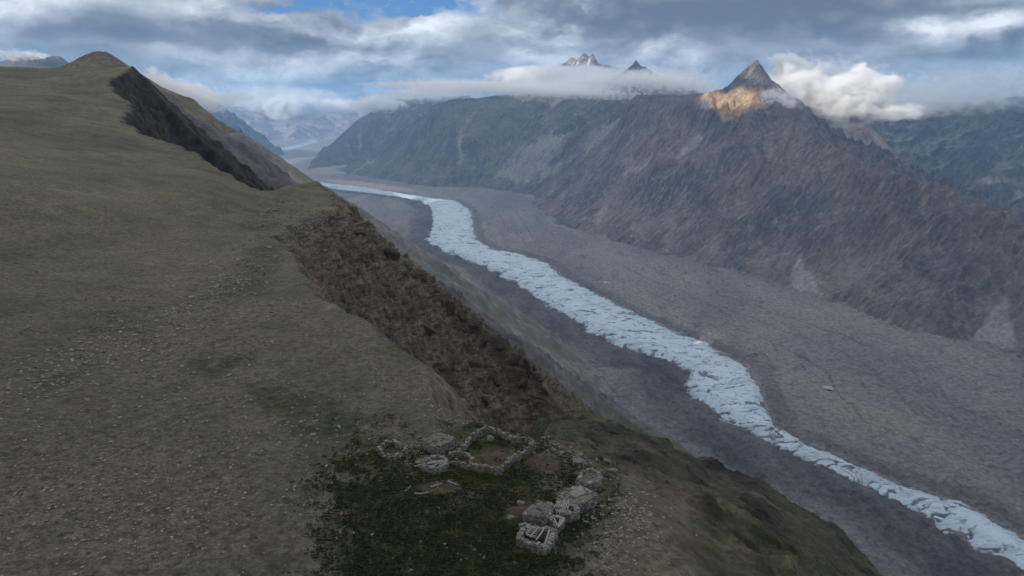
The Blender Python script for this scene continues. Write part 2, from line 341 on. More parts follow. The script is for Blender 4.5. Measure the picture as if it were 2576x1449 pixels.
def ridge_height(x, y, want=False):
    r = np.hypot(x, y); az = np.arctan2(x, y)
    a, l = ar(x, y)
    base = plateau_f(a, l)
    base = base-.25*np.maximum(r-1250, 0)*(az < -.3)
    w = fbm(x/22, y/22, 4, .55, 5)*np.clip(r/90, .5, 4)*1.6
    sd = poly_sd(x, y, POLY)
    sdw = sd+w
    out = np.maximum(sdw, 0)
    z0 = base+fbm(x/30, y/30, 3, .5, 1)*.7*np.clip(r/120, .4, 1.8)
    rough = (ridged(x/34, y/34, 6, .55, 7)-.45)*9+fbm(x/6, y/6, 4, .6, 9)*2.2
    z0 = z0+((ridged(x/5, y/7, 4, .6, 31)-.45)*.42+fbm(x/1.6, y/1.6, 3, .6, 32)*.16)*sstep(420, 120, r)
    zc = z0-np.where(out < 50, 1.15*out, 57+1.05*(out-50))+rough*sstep(0, 22, out)
    # shoulder below the huts
    sh = shoulder_f(a, l); re = np.interp(az, _sa, _sr)
    sh = sh-1.15*np.maximum(r-re+fbm(x/25, y/25, 3, .5, 77)*10, 0)-1.3*r*np.maximum(_sa[0]-az+.012*fbm(r/18, r*0+az*40, 4, .6, 78), 0)
    sh = sh+((ridged((x*.8-y*.6)/26, (x*.6+y*.8)/75, 6, .5, 17)-.45)*4.5+fbm(x/5, y/5, 4, .6, 19)*.5)*sstep(0, 25, out)-3.0*sstep(2, -6, sd)
    sh = np.where(out > 0, np.minimum(sh, base-.35*out), -1e6)
    # ribs
    h1, d1 = crest_h(x, y, RIB1, 1.25); h1 = h1+rough*1.15*sstep(0, 25, d1)+fbm(x/9, y/9, 4, .6, 23)*3*sstep(0, 5, d1+2)
    h2, d2 = crest_h(x, y, RIB2, 1.05); h2 = h2+(ridged(x/110, y/110, 6, .55, 41)-.45)*22*sstep(0, 80, d2)+fbm(x/30, y/30, 4, .6, 43)*5
    g = ridged(across(x, y)/900+.2*fbm(x/400, y/400, 3, .5, 3), (x*AX[0]+y*AX[1])/170, 6, .5, 51)
    h3, d3 = crest_h(x, y, RIB3, .80); h3 = h3+(g-.4)*60*sstep(0, 150, d3)+(ridged(x/70, y/70, 5, .6, 48)-.45)*16+fbm(x/20, y/20, 4, .6, 44)*4
    h4, d4 = crest_h(x, y, RIB4, .74); h4 = h4+(g-.5)*60*sstep(0, 250, d4)+fbm(x/90, y/90, 5, .6, 45)*9
    q = across(x, y)
    zb = CAMZ-120-np.where(q > 0, .70*q, -.3*q)+(g-.45)*np.clip(q*.12, 0, 90)+fbm(x/80, y/80, 5, .55, 46)*10
    # lateral moraine and scree apron where the slope meets the glacier
    zb = np.where(q > 0, np.maximum(zb, 160-.102*q+8*fbm(x/150, y/150, 5, .55, 47)-np.maximum(q-1450, 0)*.35), zb)
    def ledge(z, h, k):
        q = z/h+.9*fbm(x/26+z/40, y/26, 4, .6, k); f = q-np.floor(q); return h*(sstep(.15, .75, f)-f)*.9
    crag = (ridged(x/13, y/13, 5, .62, 91)-.45)*3.4+(ridged(x/4.5, y/4.5, 3, .6, 92)-.45)*1.3
    zc = zc+(ledge(zc, 7., 93)+crag*1.4)*sstep(2, 14, out)
    h1 = h1+(ledge(h1, 9., 94)+crag*1.9+(ridged(x/24, y/24, 4, .6, 97)-.45)*7)*sstep(-1, 6, d1)
    h2 = h2+ledge(h2, 16., 95)*sstep(0, 40, d2)*.6
    sh = sh+crag*(.28+.4*sstep(110, 70, r))*sstep(3, 14, out)+ledge(sh, 3.5, 96)*.6*sstep(3, 12, out)*sstep(120, 80, r)
    cand = np.stack([zc, sh, h1, h2, h3, h4, zb])
    z = cand.max(0)
    if not want: return z
    return z, cand.argmax(0), sd, out, q
CACHE = {}
def ground(x, y):
    x = np.atleast_1d(np.asarray(x, float)); y = np.atleast_1d(np.asarray(y, float)); az, r, z = CACHE['ridge']
    i = np.clip((np.arctan2(x, y)-az[0])/(az[1]-az[0]), 0, len(az)-1.001); j = np.clip(np.interp(np.hypot(x, y), r, np.arange(len(r))), 0, len(r)-1.001)
    i0 = i.astype(int); j0 = j.astype(int); a = i-i0; b = j-j0
    return (z[j0, i0]*(1-a)+z[j0, i0+1]*a)*(1-b)+(z[j0+1, i0]*(1-a)+z[j0+1, i0+1]*a)*b

def blob(u, v, cx, cy, rx, ry, rot=0):
    c, s = math.cos(rot), math.sin(rot); dx, dy = u-cx, v-cy
    return np.sqrt(((dx*c+dy*s)/rx)**2+((-dx*s+dy*c)/ry)**2)
def px_poly(u, v, pts): return poly_sd(u, v, [np.array(p, float) for p in pts])
def build_ridge():
    az = np.radians(np.linspace(-52, 58, 1150))
    r = np.concatenate([np.geomspace(14, 60, 200, endpoint=False), np.geomspace(60, 200, 330, endpoint=False),
                        np.geomspace(200, 450, 430, endpoint=False), np.geomspace(450, 1250, 200, endpoint=False), np.geomspace(1250, 6500, 190)])
    A, RR = np.meshgrid(az, r); X = np.sin(A)*RR; Y = np.cos(A)*RR
    z, arg, sd, out, q = ridge_height(X, Y, True); CACHE['ridge'] = (az, r, z)
    u, v = to_px(X, Y, z)
    n = fbm(X/18, Y/18, 5, .6, 61); n2 = fbm(X/4, Y/4, 4, .6, 62)
    rock = np.where(arg == 0, sstep(0, 2.5, out+n2*2), 1.)
    rock = np.where(arg == 1, np.clip(.72+n*1.1+n2*.5, 0, 1)*sstep(-1, 3, sd), rock)
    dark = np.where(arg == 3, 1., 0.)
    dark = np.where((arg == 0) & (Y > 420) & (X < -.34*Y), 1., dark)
    scree = np.where((arg >= 4), 1., 0.); rock = np.where(arg >= 4, .0, rock)
    lushpoly = [(900, 1130), (1000, 1100), (1080, 1140), (1240, 1080), (1350, 1120), (1480, 1190), (1540, 1200), (1500, 1290), (1430, 1400),
                (1350, 1470), (860, 1500), (850, 1350), (820, 1250)]
    lush = sstep(60, -60, px_poly(u, v, lushpoly)+n*150+n2*50)
    for b in [(720, 1010, 170, 50, .25, .75), (540, 930, 60, 40, 0, .65), (800, 1060, 120, 50, .3, .75), (660, 660, 60, 110, .5, .5), (150, 960, 120, 18, -.4, .5),
              (1700, 1180, 90, 25, .5, .5), (2050, 1370, 120, 40, .6, .6), (1780, 1330, 60, 14, .6, .8), (240, 830, 60, 15, 0, .3), (1480, 1040, 60, 25, .4, .4)]:
        lush = np.maximum(lush, b[5]*sstep(1.15, .3, blob(u, v, *b[:5])+n*.5+n2*.2))
    lush *= (RR < 500)
    soil = sstep(1.1, .6, blob(u, v, 1235, 1160, 75, 32, -.1)+n*.35+n2*.2)
    soil = np.maximum(soil, sstep(1.1, .5, blob(u, v, 1365, 1170, 55, 25, .3)+n*.4)*.8)
    soil = np.maximum(soil, sstep(1.1, .5, blob(u, v, 1295, 1270, 35, 40, .3)+n*.4)*.8)
    soil = np.maximum(soil, sstep(1.1, .5, blob(u, v, 1100, 1228, 60, 20, 0)+n*.4)*.6)
    soil *= (RR < 120)
    gravel = np.clip(sstep(-.3, .4, n+n2*.4)*.85, 0, 1)
    gravel = np.maximum(gravel, sstep(1.1, .2, blob(u, v, 780, 590, 120, 70, .5)+n*.5)*.9)
    gravel = np.maximum(gravel, sstep(1.2, .2, blob(u, v, 1000, 960, 140, 60, .6)+n*.5)*.8)
    gravel = np.maximum(gravel, sstep(1.2, .2, blob(u, v, 300, 900, 420, 60, -.45)+n*.6)*.6)
    gravel = np.maximum(gravel, .75*sstep(1.2, .3, blob(u, v, 300, 1250, 600, 330, 0)+n*.7)); gravel = np.maximum(gravel, .9*sstep(1.1, .3, blob(u, v, 1500, 1380, 160, 120, .5)+n*.5))
    gravel *= sstep(700, 250, RR)*.85+.1
    rock *= 1-.9*lush*(arg == 1)
    keep = z > -30
    o = grid_mesh('ridge', X, Y, z, MR, dict(rock=rock, dark=dark, scree=scree, lush=lush*(1-rock), soil=soil, gravel=gravel, purple=(arg == 4)*1., dark_slope=(arg == 1)*np.clip(sstep(78, 105, RR)+sstep(1720, 1800, u), 0, 1)*(1-.8*sstep(1.1, .5, blob(u, v, 1680, 1290, 60, 90, -.6)+n*.4)), green=np.where(arg == 6, sstep(470, 570, v), (arg == 5)*sstep(400, 450, v)*.7)), keep)
    structure(o); return o
build_ridge(); print('ridge', time.time()-T0)

# ------------------------------------------------------------------ valley floor and glacier
ICE_R = [(560, 415), (640, 436), (780, 457), (830, 461), (900, 469), (1000, 484), (1090, 499), (1150, 504), (1185, 530), (1190, 570), (1195, 600), (1240, 625), (1300, 635),
         (1380, 660), (1410, 690), (1450, 715), (1520, 745), (1600, 790), (1680, 820), (1750, 855), (1800, 875), (1860, 905), (1895, 930),
         (1905, 950), (1908, 980), (1927, 1026), (1948, 1070), (2018, 1106), (2094, 1135), (2170, 1169), (2252, 1202), (2339, 1236), (2427, 1261), (2485, 1296), (2576, 1342), (2900, 1500)]
ICE_L = [(560, 420), (640, 441), (780, 463), (850, 475), (920, 483), (1000, 493), (1060, 504), (1085, 522), (1090, 555), (1085, 580), (1072, 602), (1120, 630), (1180, 650),
         (1250, 680), (1300, 710), (1360, 755), (1440, 800), (1500, 840), (1580, 870), (1690, 905), (1745, 930), (1718, 958), (1758, 1002), (1802, 1037), (1855, 1066), (1902, 1090), (1972, 1122), (2047, 1157), (2106, 1186), (2193, 1218), (2252, 1247), (2310, 1277), (2351, 1311), (2427, 1358), (2485, 1387), (2576, 1431), (2900, 1620)]
def curve(px, n):
    p = np.array([at_z(u, v, 0.)[:2] for u, v in px]); d = np.r_[0, np.cumsum(np.hypot(*np.diff(p, axis=0).T))]; d /= d[-1]
    t = np.linspace(0, 1, n); return np.stack([np.interp(t, d, p[:, 0]), np.interp(t, d, p[:, 1])], 1)
ICEP = [at_z(u, v, 0.)[:2] for u, v in ICE_R]+[at_z(u, v, 0.)[:2] for u, v in ICE_L[::-1]]
def mat_floor():
    m, t = material('glacier debris'); p = t.obj(); fl = t.scale(p, (1, .35, 1))
    a = t.mix(t.rng(t.noise(fl, .0016, 8, .64, .4), .38, .62), (.160, .158, .162), (.222, .206, .196))
    a = t.mix(t.rng(t.noise(fl, .009, 7, .72, .6), .55, .70), a, (.085, .083, .086))
    a = t.mix(t.rng(t.noise(p, .03, 6, .75), .58, .74), a, (.32, .305, .29))
    bd = t.mix(t.rng(t.noise(fl, .006, 8, .68), .35, .65), (.066, .063, .068), (.128, .120, .124))
    lat = t.node('ShaderNodeCombineXYZ'); t.put(lat.inputs[0], t.math('ADD', t.attr('lat'), t.math('MULTIPLY', t.noise(p, .0025, 5, .6), 160.0)))
    fb = t.noise(lat.outputs[0], .013, 6, .68); a = t.mix(t.rng(fb, .55, .66), a, (.105, .102, .106)); a = t.mix(t.math('MULTIPLY', t.rng(fb, .42, .34), .7), a, (.275, .258, .245))
    col = t.mix(t.attr('band'), a, bd)
    col = t.mix(1.0, col, t.mix(t.rng(t.noise(p, .045, 8, .78), .30, .70, smooth=False), (.35, .35, .35), (1.65, 1.65, 1.65)), 'MULTIPLY')
    dk = t.noise(t.scale(p, (1, .55, 1)), .011, 7, .68, 1.2); col = t.mix(t.rng(dk, .66, .73), col, (.05, .05, .053)); col = t.mix(t.math('MULTIPLY', t.rng(dk, .33, .28), .6), col, (.38, .40, .40))
    col = t.mix(t.attr('pale'), col, (.36, .28, .21))
    h = t.math('ADD', t.noise(p, .012, 8, .74), t.math('MULTIPLY', t.noise(fl, .004, 5, .6), 1.2))
    finish(t, col, t.bump(h, 1.0, 40)); return m
def mat_ice():
    m, t = material('glacier ice'); p = t.obj()
    col = t.mix(t.noise(p, .01, 7, .65), (.28, .36, .43), (.50, .58, .65))
    col = t.mix(t.attr('dark_ice'), col, (.12, .13, .14))
    finish(t, col, t.bump(t.noise(p, .03, 7, .7), .5, 10), .7, .3); return m
PONDS = [(1392, 873, 42), (1526, 709, 30), (2085, 975, 16)]
def ponds():
    m, t = material('silty meltwater'); finish(t, (.20, .235, .24), None, .35, .4)
    for k, (u, v, r) in enumerate(PONDS):
        c = at_z(u, v, -5.); a = np.linspace(0, 2*np.pi, 48, endpoint=False); rr = r*(1.15+.7*fbm(np.cos(a)*1.5+k*9, np.sin(a)*1.5, 4))
        me = bpy.data.meshes.new('pond'); me.from_pydata([(c[0], c[1], c[2])]+[(c[0]+x*q, c[1]+y*q*1.2, c[2]) for x, y, q in zip(np.cos(a), np.sin(a), rr)], [], [(0, i+1, (i+1) % 48+1) for i in range(48)])
        me.materials.append(m); o = bpy.data.objects.new('pond', me); C.objects.link(o); structure(o)
def build_valley():
    az = np.radians(np.linspace(-38, 58, 900)); r = np.geomspace(1100, 46000, 820)
    A, RR = np.meshgrid(az, r); X = np.sin(A)*RR; Y = np.cos(A)*RR
    sd = poly_sd(X, Y, ICEP)
    q = across(X, Y)
    wx = X+80*fbm(X/300, Y/300, 3, .5, 70); wy = Y+80*fbm(X/300, Y/300, 3, .5, 71)
    z = (ridged(wx/230, wy/330, 6, .6, 72)-.45)*26+fbm(wx/60, wy/60, 5, .62, 73)*8
    z -= 14*sstep(120, -80, sd)
    # side of the ice nearer to us
    u, v = to_px(X, Y, z*0)
    ul = np.array(ICE_L, float); vl = np.interp(u, ul[:, 0], ul[:, 1])
    near = (v > vl-2)
    n = fbm(X/500, Y/500, 4, .55, 74)
    band = near*sstep(300, 200, sd+n*110)
    band = np.maximum(band, near*.45*sstep(.15, .5, n))
    band = np.maximum(band, .6*sstep(1.0, .4, np.abs((sd-60)/60))*(~near))
    band *= (RR < 14000)
    pale = sstep(1.1, .5, blob(u, v, 930, 466, 150, 8, .12))+sstep(1.1, .5, blob(u, v, 880, 505, 60, 8, -.25))*.5
    pale = np.maximum(pale, .5*(RR > 15000))
    for pu, pv_, pr in PONDS:
        c = at_z(pu, pv_, 0.); dd = np.hypot(X-c[0], (Y-c[1])*.8)+pr*.5*fbm(X/pr, Y/pr, 3, .5, 76); z = np.where(dd < pr*1.5, np.minimum(z, z*0-8+22*sstep(pr*.8, pr*1.5, dd)), z)
    o = grid_mesh('valley_floor', X, Y, z, mat_floor(), dict(band=band, pale=np.clip(pale, 0, 1), lat=sd)); structure(o)
def ice_strip(LP, RP, NS, NT_, k):
    N = 4200; a = curve(LP, N); b = curve(RP, N)
    rr = np.hypot(*((a+b)/2).T); dens = 1/np.maximum(rr, 1000); cum = np.cumsum(dens); cum /= cum[-1]
    idx = np.interp(np.linspace(0, 1, NS), cum, np.arange(N))
    a = np.stack([np.interp(idx, np.arange(N), a[:, i]) for i in (0, 1)], 1); b = np.stack([np.interp(idx, np.arange(N), b[:, i]) for i in (0, 1)], 1)
    T = np.linspace(-.22, 1.22, NT_)
    X = a[:, None, 0]+(b-a)[:, None, 0]*T; Y = a[:, None, 1]+(b-a)[:, None, 1]*T
    W = np.hypot(*(b-a).T)[:, None]; sc = np.maximum(np.hypot(X, Y)/4000, .8)
    e = np.minimum(T, 1-T)[None]*W                      # metres inside the edge
    am = np.minimum(W/300, 1); e = e+14+(fbm(X/140, Y/140, 5, .62, 80)*60+fbm(X/60, Y/22, 4, .65, 81)*34)*am
    wx = X+60*fbm(X/160, Y/160, 4, .6, 87); wy = Y+60*fbm(X/160, Y/160, 4, .6, 88)
    c1 = ridged(wx/260, wy/85, 3, .5, 82); c2 = ridged(wx/90, wy/60, 3, .5, 83)
    ser = fbm(X/45, Y/30, 5, .65, 84)
    z = -16+np.minimum(np.maximum(e, -30)*.25, 22)+ser*5*sstep(-10, 60, e)-9*sstep(.68, .82, c1)-5*sstep(.68, .84, c2)
    z += fbm(X/300, Y/300, 3, .5, 85)*8
    dark_ice = np.clip(sstep(.63, .75, c1)*.9+sstep(.66, .80, c2)*.55+sstep(40, -8, e)*.8+sstep(.15, .6, fbm(wx/200, wy/120, 6, .65, 86))*.45, 0, 1)  # darker in the cracks, along the edges and in broad patches
    structure(grid_mesh('glacier', X, Y, z, M_ICE, dict(dark_ice=dark_ice)))
M_ICE = mat_ice()
build_valley(); ponds(); ice_strip(ICE_L, ICE_R, 2200, 220, 0)
ice_strip([(660, 398), (682, 389), (710, 385), (742, 374), (779, 364), (803, 357), (790, 350), (740, 346), (700, 343)], [(650, 390), (672, 379), (695, 375), (742, 365), (770, 358), (782, 353), (760, 350), (730, 347), (695, 345)], 500, 60, 3); print('valley', time.time()-T0)

# ------------------------------------------------------------------ mountains
def erode(h, cell, rounds, n, steps=60, seed=0, k_er=.35, cap=6.0):
    rg = np.random.default_rng(seed); H, W = h.shape; h = (h/cell).ravel().copy()
    for _ in range(rounds):
        x = rg.random(n)*(W-3)+1; y = rg.random(n)*(H-3)+1
        dx = np.zeros(n); dy = np.zeros(n); vel = np.ones(n); wat = np.ones(n); sed = np.zeros(n)
        for s in range(steps):
            xi = x.astype(np.int64); yi = y.astype(np.int64); fx = x-xi; fy = y-yi; i = yi*W+xi
            a, b, c, d = h[i], h[i+1], h[i+W], h[i+W+1]
            gx = (b-a)*(1-fy)+(d-c)*fy; gy = (c-a)*(1-fx)+(d-b)*fx
            z = (a*(1-fx)+b*fx)*(1-fy)+(c*(1-fx)+d*fx)*fy
            dx = dx*.25-gx*.75; dy = dy*.25-gy*.75; L = np.hypot(dx, dy)+1e-9; dx /= L; dy /= L
            x2 = np.clip(x+dx, 1, W-2.01); y2 = np.clip(y+dy, 1, H-2.01)
            xj = x2.astype(np.int64); yj = y2.astype(np.int64); gx2 = x2-xj; gy2 = y2-yj; j = yj*W+xj
            z2 = (h[j]*(1-gx2)+h[j+1]*gx2)*(1-gy2)+(h[j+W]*(1-gx2)+h[j+W+1]*gx2)*gy2
            dz = z2-z
            cp = np.maximum(-dz, .01)*vel*wat*cap*.1
            dep = (sed > cp) | (dz > 0)
            amt = np.where(dz > 0, np.minimum(dz, sed), np.where(dep, (sed-cp)*.2, -np.minimum((cp-sed)*k_er, np.maximum(-dz, 0)*.6)))
            sed -= amt
            dh = 0
            for off, w in ((0, (1-fx)*(1-fy)), (1, fx*(1-fy)), (W, (1-fx)*fy), (W+1, fx*fy)):
                dh = dh+np.bincount(i+off, weights=amt*w, minlength=h.size)[:h.size]
            h += np.clip(dh, -.12, .05)
            vel = np.sqrt(np.clip(vel*vel-dz, .05, 12)); wat *= .985; x, y = x2, y2
    return h.reshape(H, W)*cell
FOOT = np.array([at_z(u, v, 0.)[:2] for u, v in [(700, 412), (760, 424), (850, 430), (950, 450), (1080, 470), (1200, 471), (1340, 490), (1352, 520), (1400, 560), (1470, 580), (1600, 620), (1700, 650),
    (1850, 682), (2000, 727), (2100, 757), (2200, 795), (2280, 832), (2350, 850), (2450, 860), (2576, 905), (2900, 1020)]])
FOOTP = list(FOOT)+[np.array(p) for p in [(30000., 2000.), (30000., 30000.), (-9000., 30000.)]]
FANS = [[(1462, 290), (1440, 325), (1403, 387), (1333, 461), (1252, 447), (1326, 370), (1400, 320)], [(1455, 388), (1400, 430), (1354, 460), (1362, 428), (1420, 395)], [(1208, 270), (1166, 320), (1160, 350), (1172, 412), (1156, 412), (1148, 350), (1170, 310)],
        [(1318, 368), (1290, 410), (1245, 448), (1262, 420), (1300, 375)], [(1530, 516), (1510, 560), (1480, 578), (1500, 540)], [(1650, 390), (1600, 430), (1560, 440), (1620, 400)], [(2000, 740), (1985, 690), (2010, 640), (2040, 690), (2080, 750)], [(2440, 860), (2490, 790), (2530, 740), (2560, 880)], [(950, 400), (910, 425), (890, 430), (925, 405)],
        [(1790, 330), (1760, 370), (1700, 400), (1745, 350)], [(1480, 330), (1560, 300), (1530, 340), (1470, 390)]]
def mountain(name, crests, bbox, res, mat, amp=.22, seed=0, rounds=3, drops=.12, wl=900., floor=-60, warp=.3, flute=None, foot=False, jag=1.0):
    x0, x1, y0, y1 = bbox
    gx = np.arange(x0, x1, res); gy = np.arange(y0, y1, res); X, Y = np.meshgrid(gx, gy)
    def H(X, Y):
        z = np.full(X.shape, -1e9); D = np.full(X.shape, 1e9)
        for c in crests:
            h, d = crest_h(X, Y, R(c['p']), c['s'], c.get('k', 0), c.get('L', 100))
            z = np.maximum(z, h); D = np.minimum(D, d)
        return z, D
    z, D = H(X, Y)
    w = np.clip(D, 0, 900)*warp
    z, D2 = H(X+w*fbm(X/wl, Y/wl, 4, .55, seed+1), Y+w*fbm(X/wl, Y/wl, 4, .55, seed+2))
    z = z+(ridged(X/wl*1.1, Y/wl*1.1, 6, .52, seed+3)-.42)*np.clip(D, 20, 1100)*amp*2+fbm(X/120, Y/120, 5, .6, seed+4)*np.clip(D*.1+8, 8, 26)*jag
    if flute:
        ang, w1, w2, A = flute; c, sn = math.cos(ang), math.sin(ang)
        wx = X+w1*1.2*fbm(X/(w1*5), Y/(w1*5), 4, .55, seed+5); wy = Y+w1*1.2*fbm(X/(w1*5), Y/(w1*5), 4, .55, seed+6)
        a = wx*c+wy*sn; b = -wx*sn+wy*c
        z = z+(ridged(a/w1, b/w2, 5, .55, seed+7)-.42)*A*sstep(0, 500, D)+(ridged(a/w1*2.7, b/w2*2, 4, .55, seed+13)-.42)*A*.30*sstep(0, 200, D)
    if foot:
        din = -poly_sd(X, Y, FOOTP)+110*fbm(X/420, Y/420, 5, .55, seed+8)
        cap = np.where(din > 0, .60*din+.00035*din**2, .8*din)-4+fbm(X/90, Y/90, 4, .6, seed+9)*np.clip(din*.08, 0, 14)
        k = 60.; m = np.clip(.5+.5*(cap-z)/k, 0, 1); z = cap*(1-m)+z*m-k*m*(1-m)*(din > 0)
    z0 = z.copy()
    if rounds: z = erode(z, res, rounds, int(z.size*drops), 70, seed)
    dz = z-z0
    if foot: z = z+(ridged(X/75, Y/75, 4, .6, seed+21)-.45)*16*np.clip(z/500, 0, 1)
    sl = np.hypot(*np.gradient(z, res))
    scree = np.clip(sstep(.5, 4, dz)*.7+sstep(.2, .6, fbm(X/700, Y/700, 4, .5, seed+9))*sstep(.95, .6, sl)*.6, 0, 1)
    sunlit_ochre = z*0; scree = scree*(.35 if foot else 1)
    def blur(q, k):
        c = np.cumsum(np.pad(q, ((k+1, k), (0, 0)), mode='edge'), 0); q = (c[2*k+1:]-c[:-2*k-1])/(2*k+1)
        c = np.cumsum(np.pad(q, ((0, 0), (k+1, k)), mode='edge'), 1); return (c[:, 2*k+1:]-c[:, :-2*k-1])/(2*k+1)
    cv = (blur(z, 4)-z)/res; pm = .25+.75*sstep(-.15, .35, fbm(X/900, Y/900, 5, .6, seed+15)); scree = np.clip(np.maximum(scree, (.42 if foot else .6)*pm*sstep(.15, .9, cv)), 0, 1); ridge_ = sstep(.2, 1.1, -cv)*pm*(.6 if foot else 1)
    if foot:
        u, v = to_px(X, Y, z); sunlit_ochre = sstep(8, -8, px_poly(u, v, [(1765, 230), (1830, 220), (1918, 220), (1925, 262), (1868, 290), (1822, 306), (1790, 272)])+fbm(X/200, Y/200, 5, .6, seed+12)*22)+.22*sstep(30, -50, px_poly(u, v, [(2440, 480), (2576, 500), (2576, 720), (2460, 690)])+fbm(X/150, Y/150, 5, .6, seed+14)*60); nn = fbm(X/150, Y/150, 5, .6, seed+11)*16  # peak flank painted as if sunlit, plus a faint warm tint far right
        for pl in FANS: scree = np.maximum(scree*1., sstep(5, -6, px_poly(u, v, pl)+nn))
    o = grid_mesh(name, X, Y, z, mat, dict(scree=scree, sunlit_ochre=sunlit_ochre, bare=ridge_), z > floor); structure(o); return o
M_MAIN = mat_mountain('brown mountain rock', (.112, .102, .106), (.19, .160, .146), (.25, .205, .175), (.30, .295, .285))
M_BLUE = mat_mountain('dark mountain rock', (.088, .085, .088), (.14, .128, .122), (.20, .175, .155), (.26, .245, .225), 1, 2.3)
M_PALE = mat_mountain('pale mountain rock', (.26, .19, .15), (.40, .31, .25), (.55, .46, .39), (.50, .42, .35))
M_SNOW = mat_mountain('snowy rock', (.16, .14, .13), (.30, .26, .24), (.80, .82, .85), (.8, .82, .86))
M_NOSE = mat_mountain('valley rock', (.10, .09, .08), (.16, .135, .11), (.24, .19, .14), (.24, .22, .19))
M_HILL = mat_mountain('dry hill', (.25, .205, .15), (.21, .185, .13), (.28, .22, .165), (.24, .205, .15))
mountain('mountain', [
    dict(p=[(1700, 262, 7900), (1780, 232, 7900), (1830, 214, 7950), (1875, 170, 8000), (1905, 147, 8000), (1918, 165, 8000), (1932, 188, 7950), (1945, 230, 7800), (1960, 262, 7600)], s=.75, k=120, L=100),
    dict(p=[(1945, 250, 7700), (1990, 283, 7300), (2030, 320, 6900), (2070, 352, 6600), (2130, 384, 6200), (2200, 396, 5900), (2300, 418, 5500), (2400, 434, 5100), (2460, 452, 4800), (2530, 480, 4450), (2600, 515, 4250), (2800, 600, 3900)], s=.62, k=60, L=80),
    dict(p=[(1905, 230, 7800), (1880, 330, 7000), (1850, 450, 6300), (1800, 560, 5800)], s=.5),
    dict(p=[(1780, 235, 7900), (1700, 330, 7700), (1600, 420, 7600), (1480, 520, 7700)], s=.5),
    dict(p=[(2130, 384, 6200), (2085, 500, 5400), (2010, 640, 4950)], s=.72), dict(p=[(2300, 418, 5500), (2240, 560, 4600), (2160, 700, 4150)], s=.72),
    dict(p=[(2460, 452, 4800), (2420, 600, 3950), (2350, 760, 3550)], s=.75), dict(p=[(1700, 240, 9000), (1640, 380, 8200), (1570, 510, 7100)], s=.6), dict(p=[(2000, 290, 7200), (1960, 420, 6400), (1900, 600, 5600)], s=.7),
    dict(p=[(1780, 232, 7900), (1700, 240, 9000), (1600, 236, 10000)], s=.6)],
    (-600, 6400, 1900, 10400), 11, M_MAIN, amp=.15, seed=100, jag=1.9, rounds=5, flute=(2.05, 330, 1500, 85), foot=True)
print('M1', time.time()-T0)
mountain('mountain', [
    dict(p=[(800, 424, 15000), (840, 410, 14900), (900, 385, 14800), (960, 345, 14700), (985, 315, 14600), (1038, 282, 14400), (1101, 260, 14200), (1140, 248, 14100), (1200, 246, 14000), (1300, 232, 13700), (1400, 240, 13500), (1500, 228, 13000), (1600, 225, 12500), (1750, 225, 12000)], s=.5, k=100, L=150),
    dict(p=[(1200, 248, 14000), (1250, 330, 12700), (1200, 430, 12000)], s=.42),
    dict(p=[(1600, 225, 12500), (1500, 300, 11500), (1400, 400, 10700)], s=.45)],
    (-6600, 4600, 9000, 17000), 17, M_BLUE, amp=.12, seed=200, wl=1300, rounds=4, flute=(2.3, 420, 1800, 90), foot=True)
print('M2', time.time()-T0)
def simple(name, p, s, mat, res, depth, seed, amp=.15, wl=700, rounds=2, k=60, floor=-60, flute=None, jag=1.0, s2=None):
    q = R(p); x0, y0 = q[:, :2].min(0)-depth; x1, y1 = q[:, :2].max(0)+depth
    return mountain(name, [dict(p=p, s=s, k=k, L=120)], (x0, x1, y0, y1), res, mat, amp=amp, wl=wl, seed=seed, rounds=rounds, floor=floor, flute=flute, jag=jag)
simple('mountain', [(1500, 215, 12500), (1535, 200, 12500), (1570, 178, 12500), (1588, 165, 12500), (1600, 151, 12500), (1612, 164, 12500), (1630, 172, 12500), (1650, 186, 12500), (1675, 196, 12500), (1720, 222, 12500)], .95, M_BLUE, 14, 1500, 300, floor=900, flute=(1.6, 160, 700, 60), jag=1.4)
simple('mountain', [(1380, 170, 15800), (1420, 158, 15600), (1438, 142, 15600), (1452, 150, 15500), (1468, 132, 15500), (1482, 140, 15500), (1492, 134, 15500), (1505, 158, 15600), (1540, 165, 15800), (1580, 180, 16000)], 1.3, M_SNOW, 14, 1300, 310, floor=1100, flute=(1.6, 120, 700, 90), jag=1.8)
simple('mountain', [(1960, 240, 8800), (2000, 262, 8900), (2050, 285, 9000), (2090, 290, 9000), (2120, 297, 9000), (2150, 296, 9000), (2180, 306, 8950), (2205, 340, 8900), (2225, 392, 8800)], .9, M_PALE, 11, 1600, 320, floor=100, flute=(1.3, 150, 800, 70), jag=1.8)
simple('mountain', [(2110, 400, 11000), (2160, 330, 12300), (2200, 295, 12800), (2260, 275, 13000), (2330, 255, 13200), (2430, 258, 13000), (2520, 270, 12600), (2640, 300, 12000), (2800, 330, 11500)], .62, M_BLUE, 20, 3200, 330, wl=1200, rounds=3, flute=(.9, 300, 1500, 120))
simple('mountain', [(2400, 300, 19000), (2480, 250, 19000), (2560, 240, 19000), (2700, 250, 18500)], .5, M_BLUE, 40, 3500, 340, wl=1600)
simple('mountain', [(400, 240, 21000), (490, 262, 22000), (520, 244, 22500), (552, 262, 23000), (585, 286, 24000), (600, 308, 24500), (615, 318, 25500), (640, 344, 26500), (655, 358, 27000)], .9, M_BLUE, 30, 3000, 350, wl=1300, k=0, flute=(.3, 500, 2500, 160))
simple('mountain', [(560, 262, 39000), (640, 262, 40000), (700, 246, 41000), (760, 262, 41500), (815, 250, 42000), (870, 272, 42000), (960, 262, 42000), (1100, 255, 41000), (1250, 250, 40000)], .42, M_PALE, 60, 6000, 360, wl=3000, flute=(1.6, 900, 4000, 350))
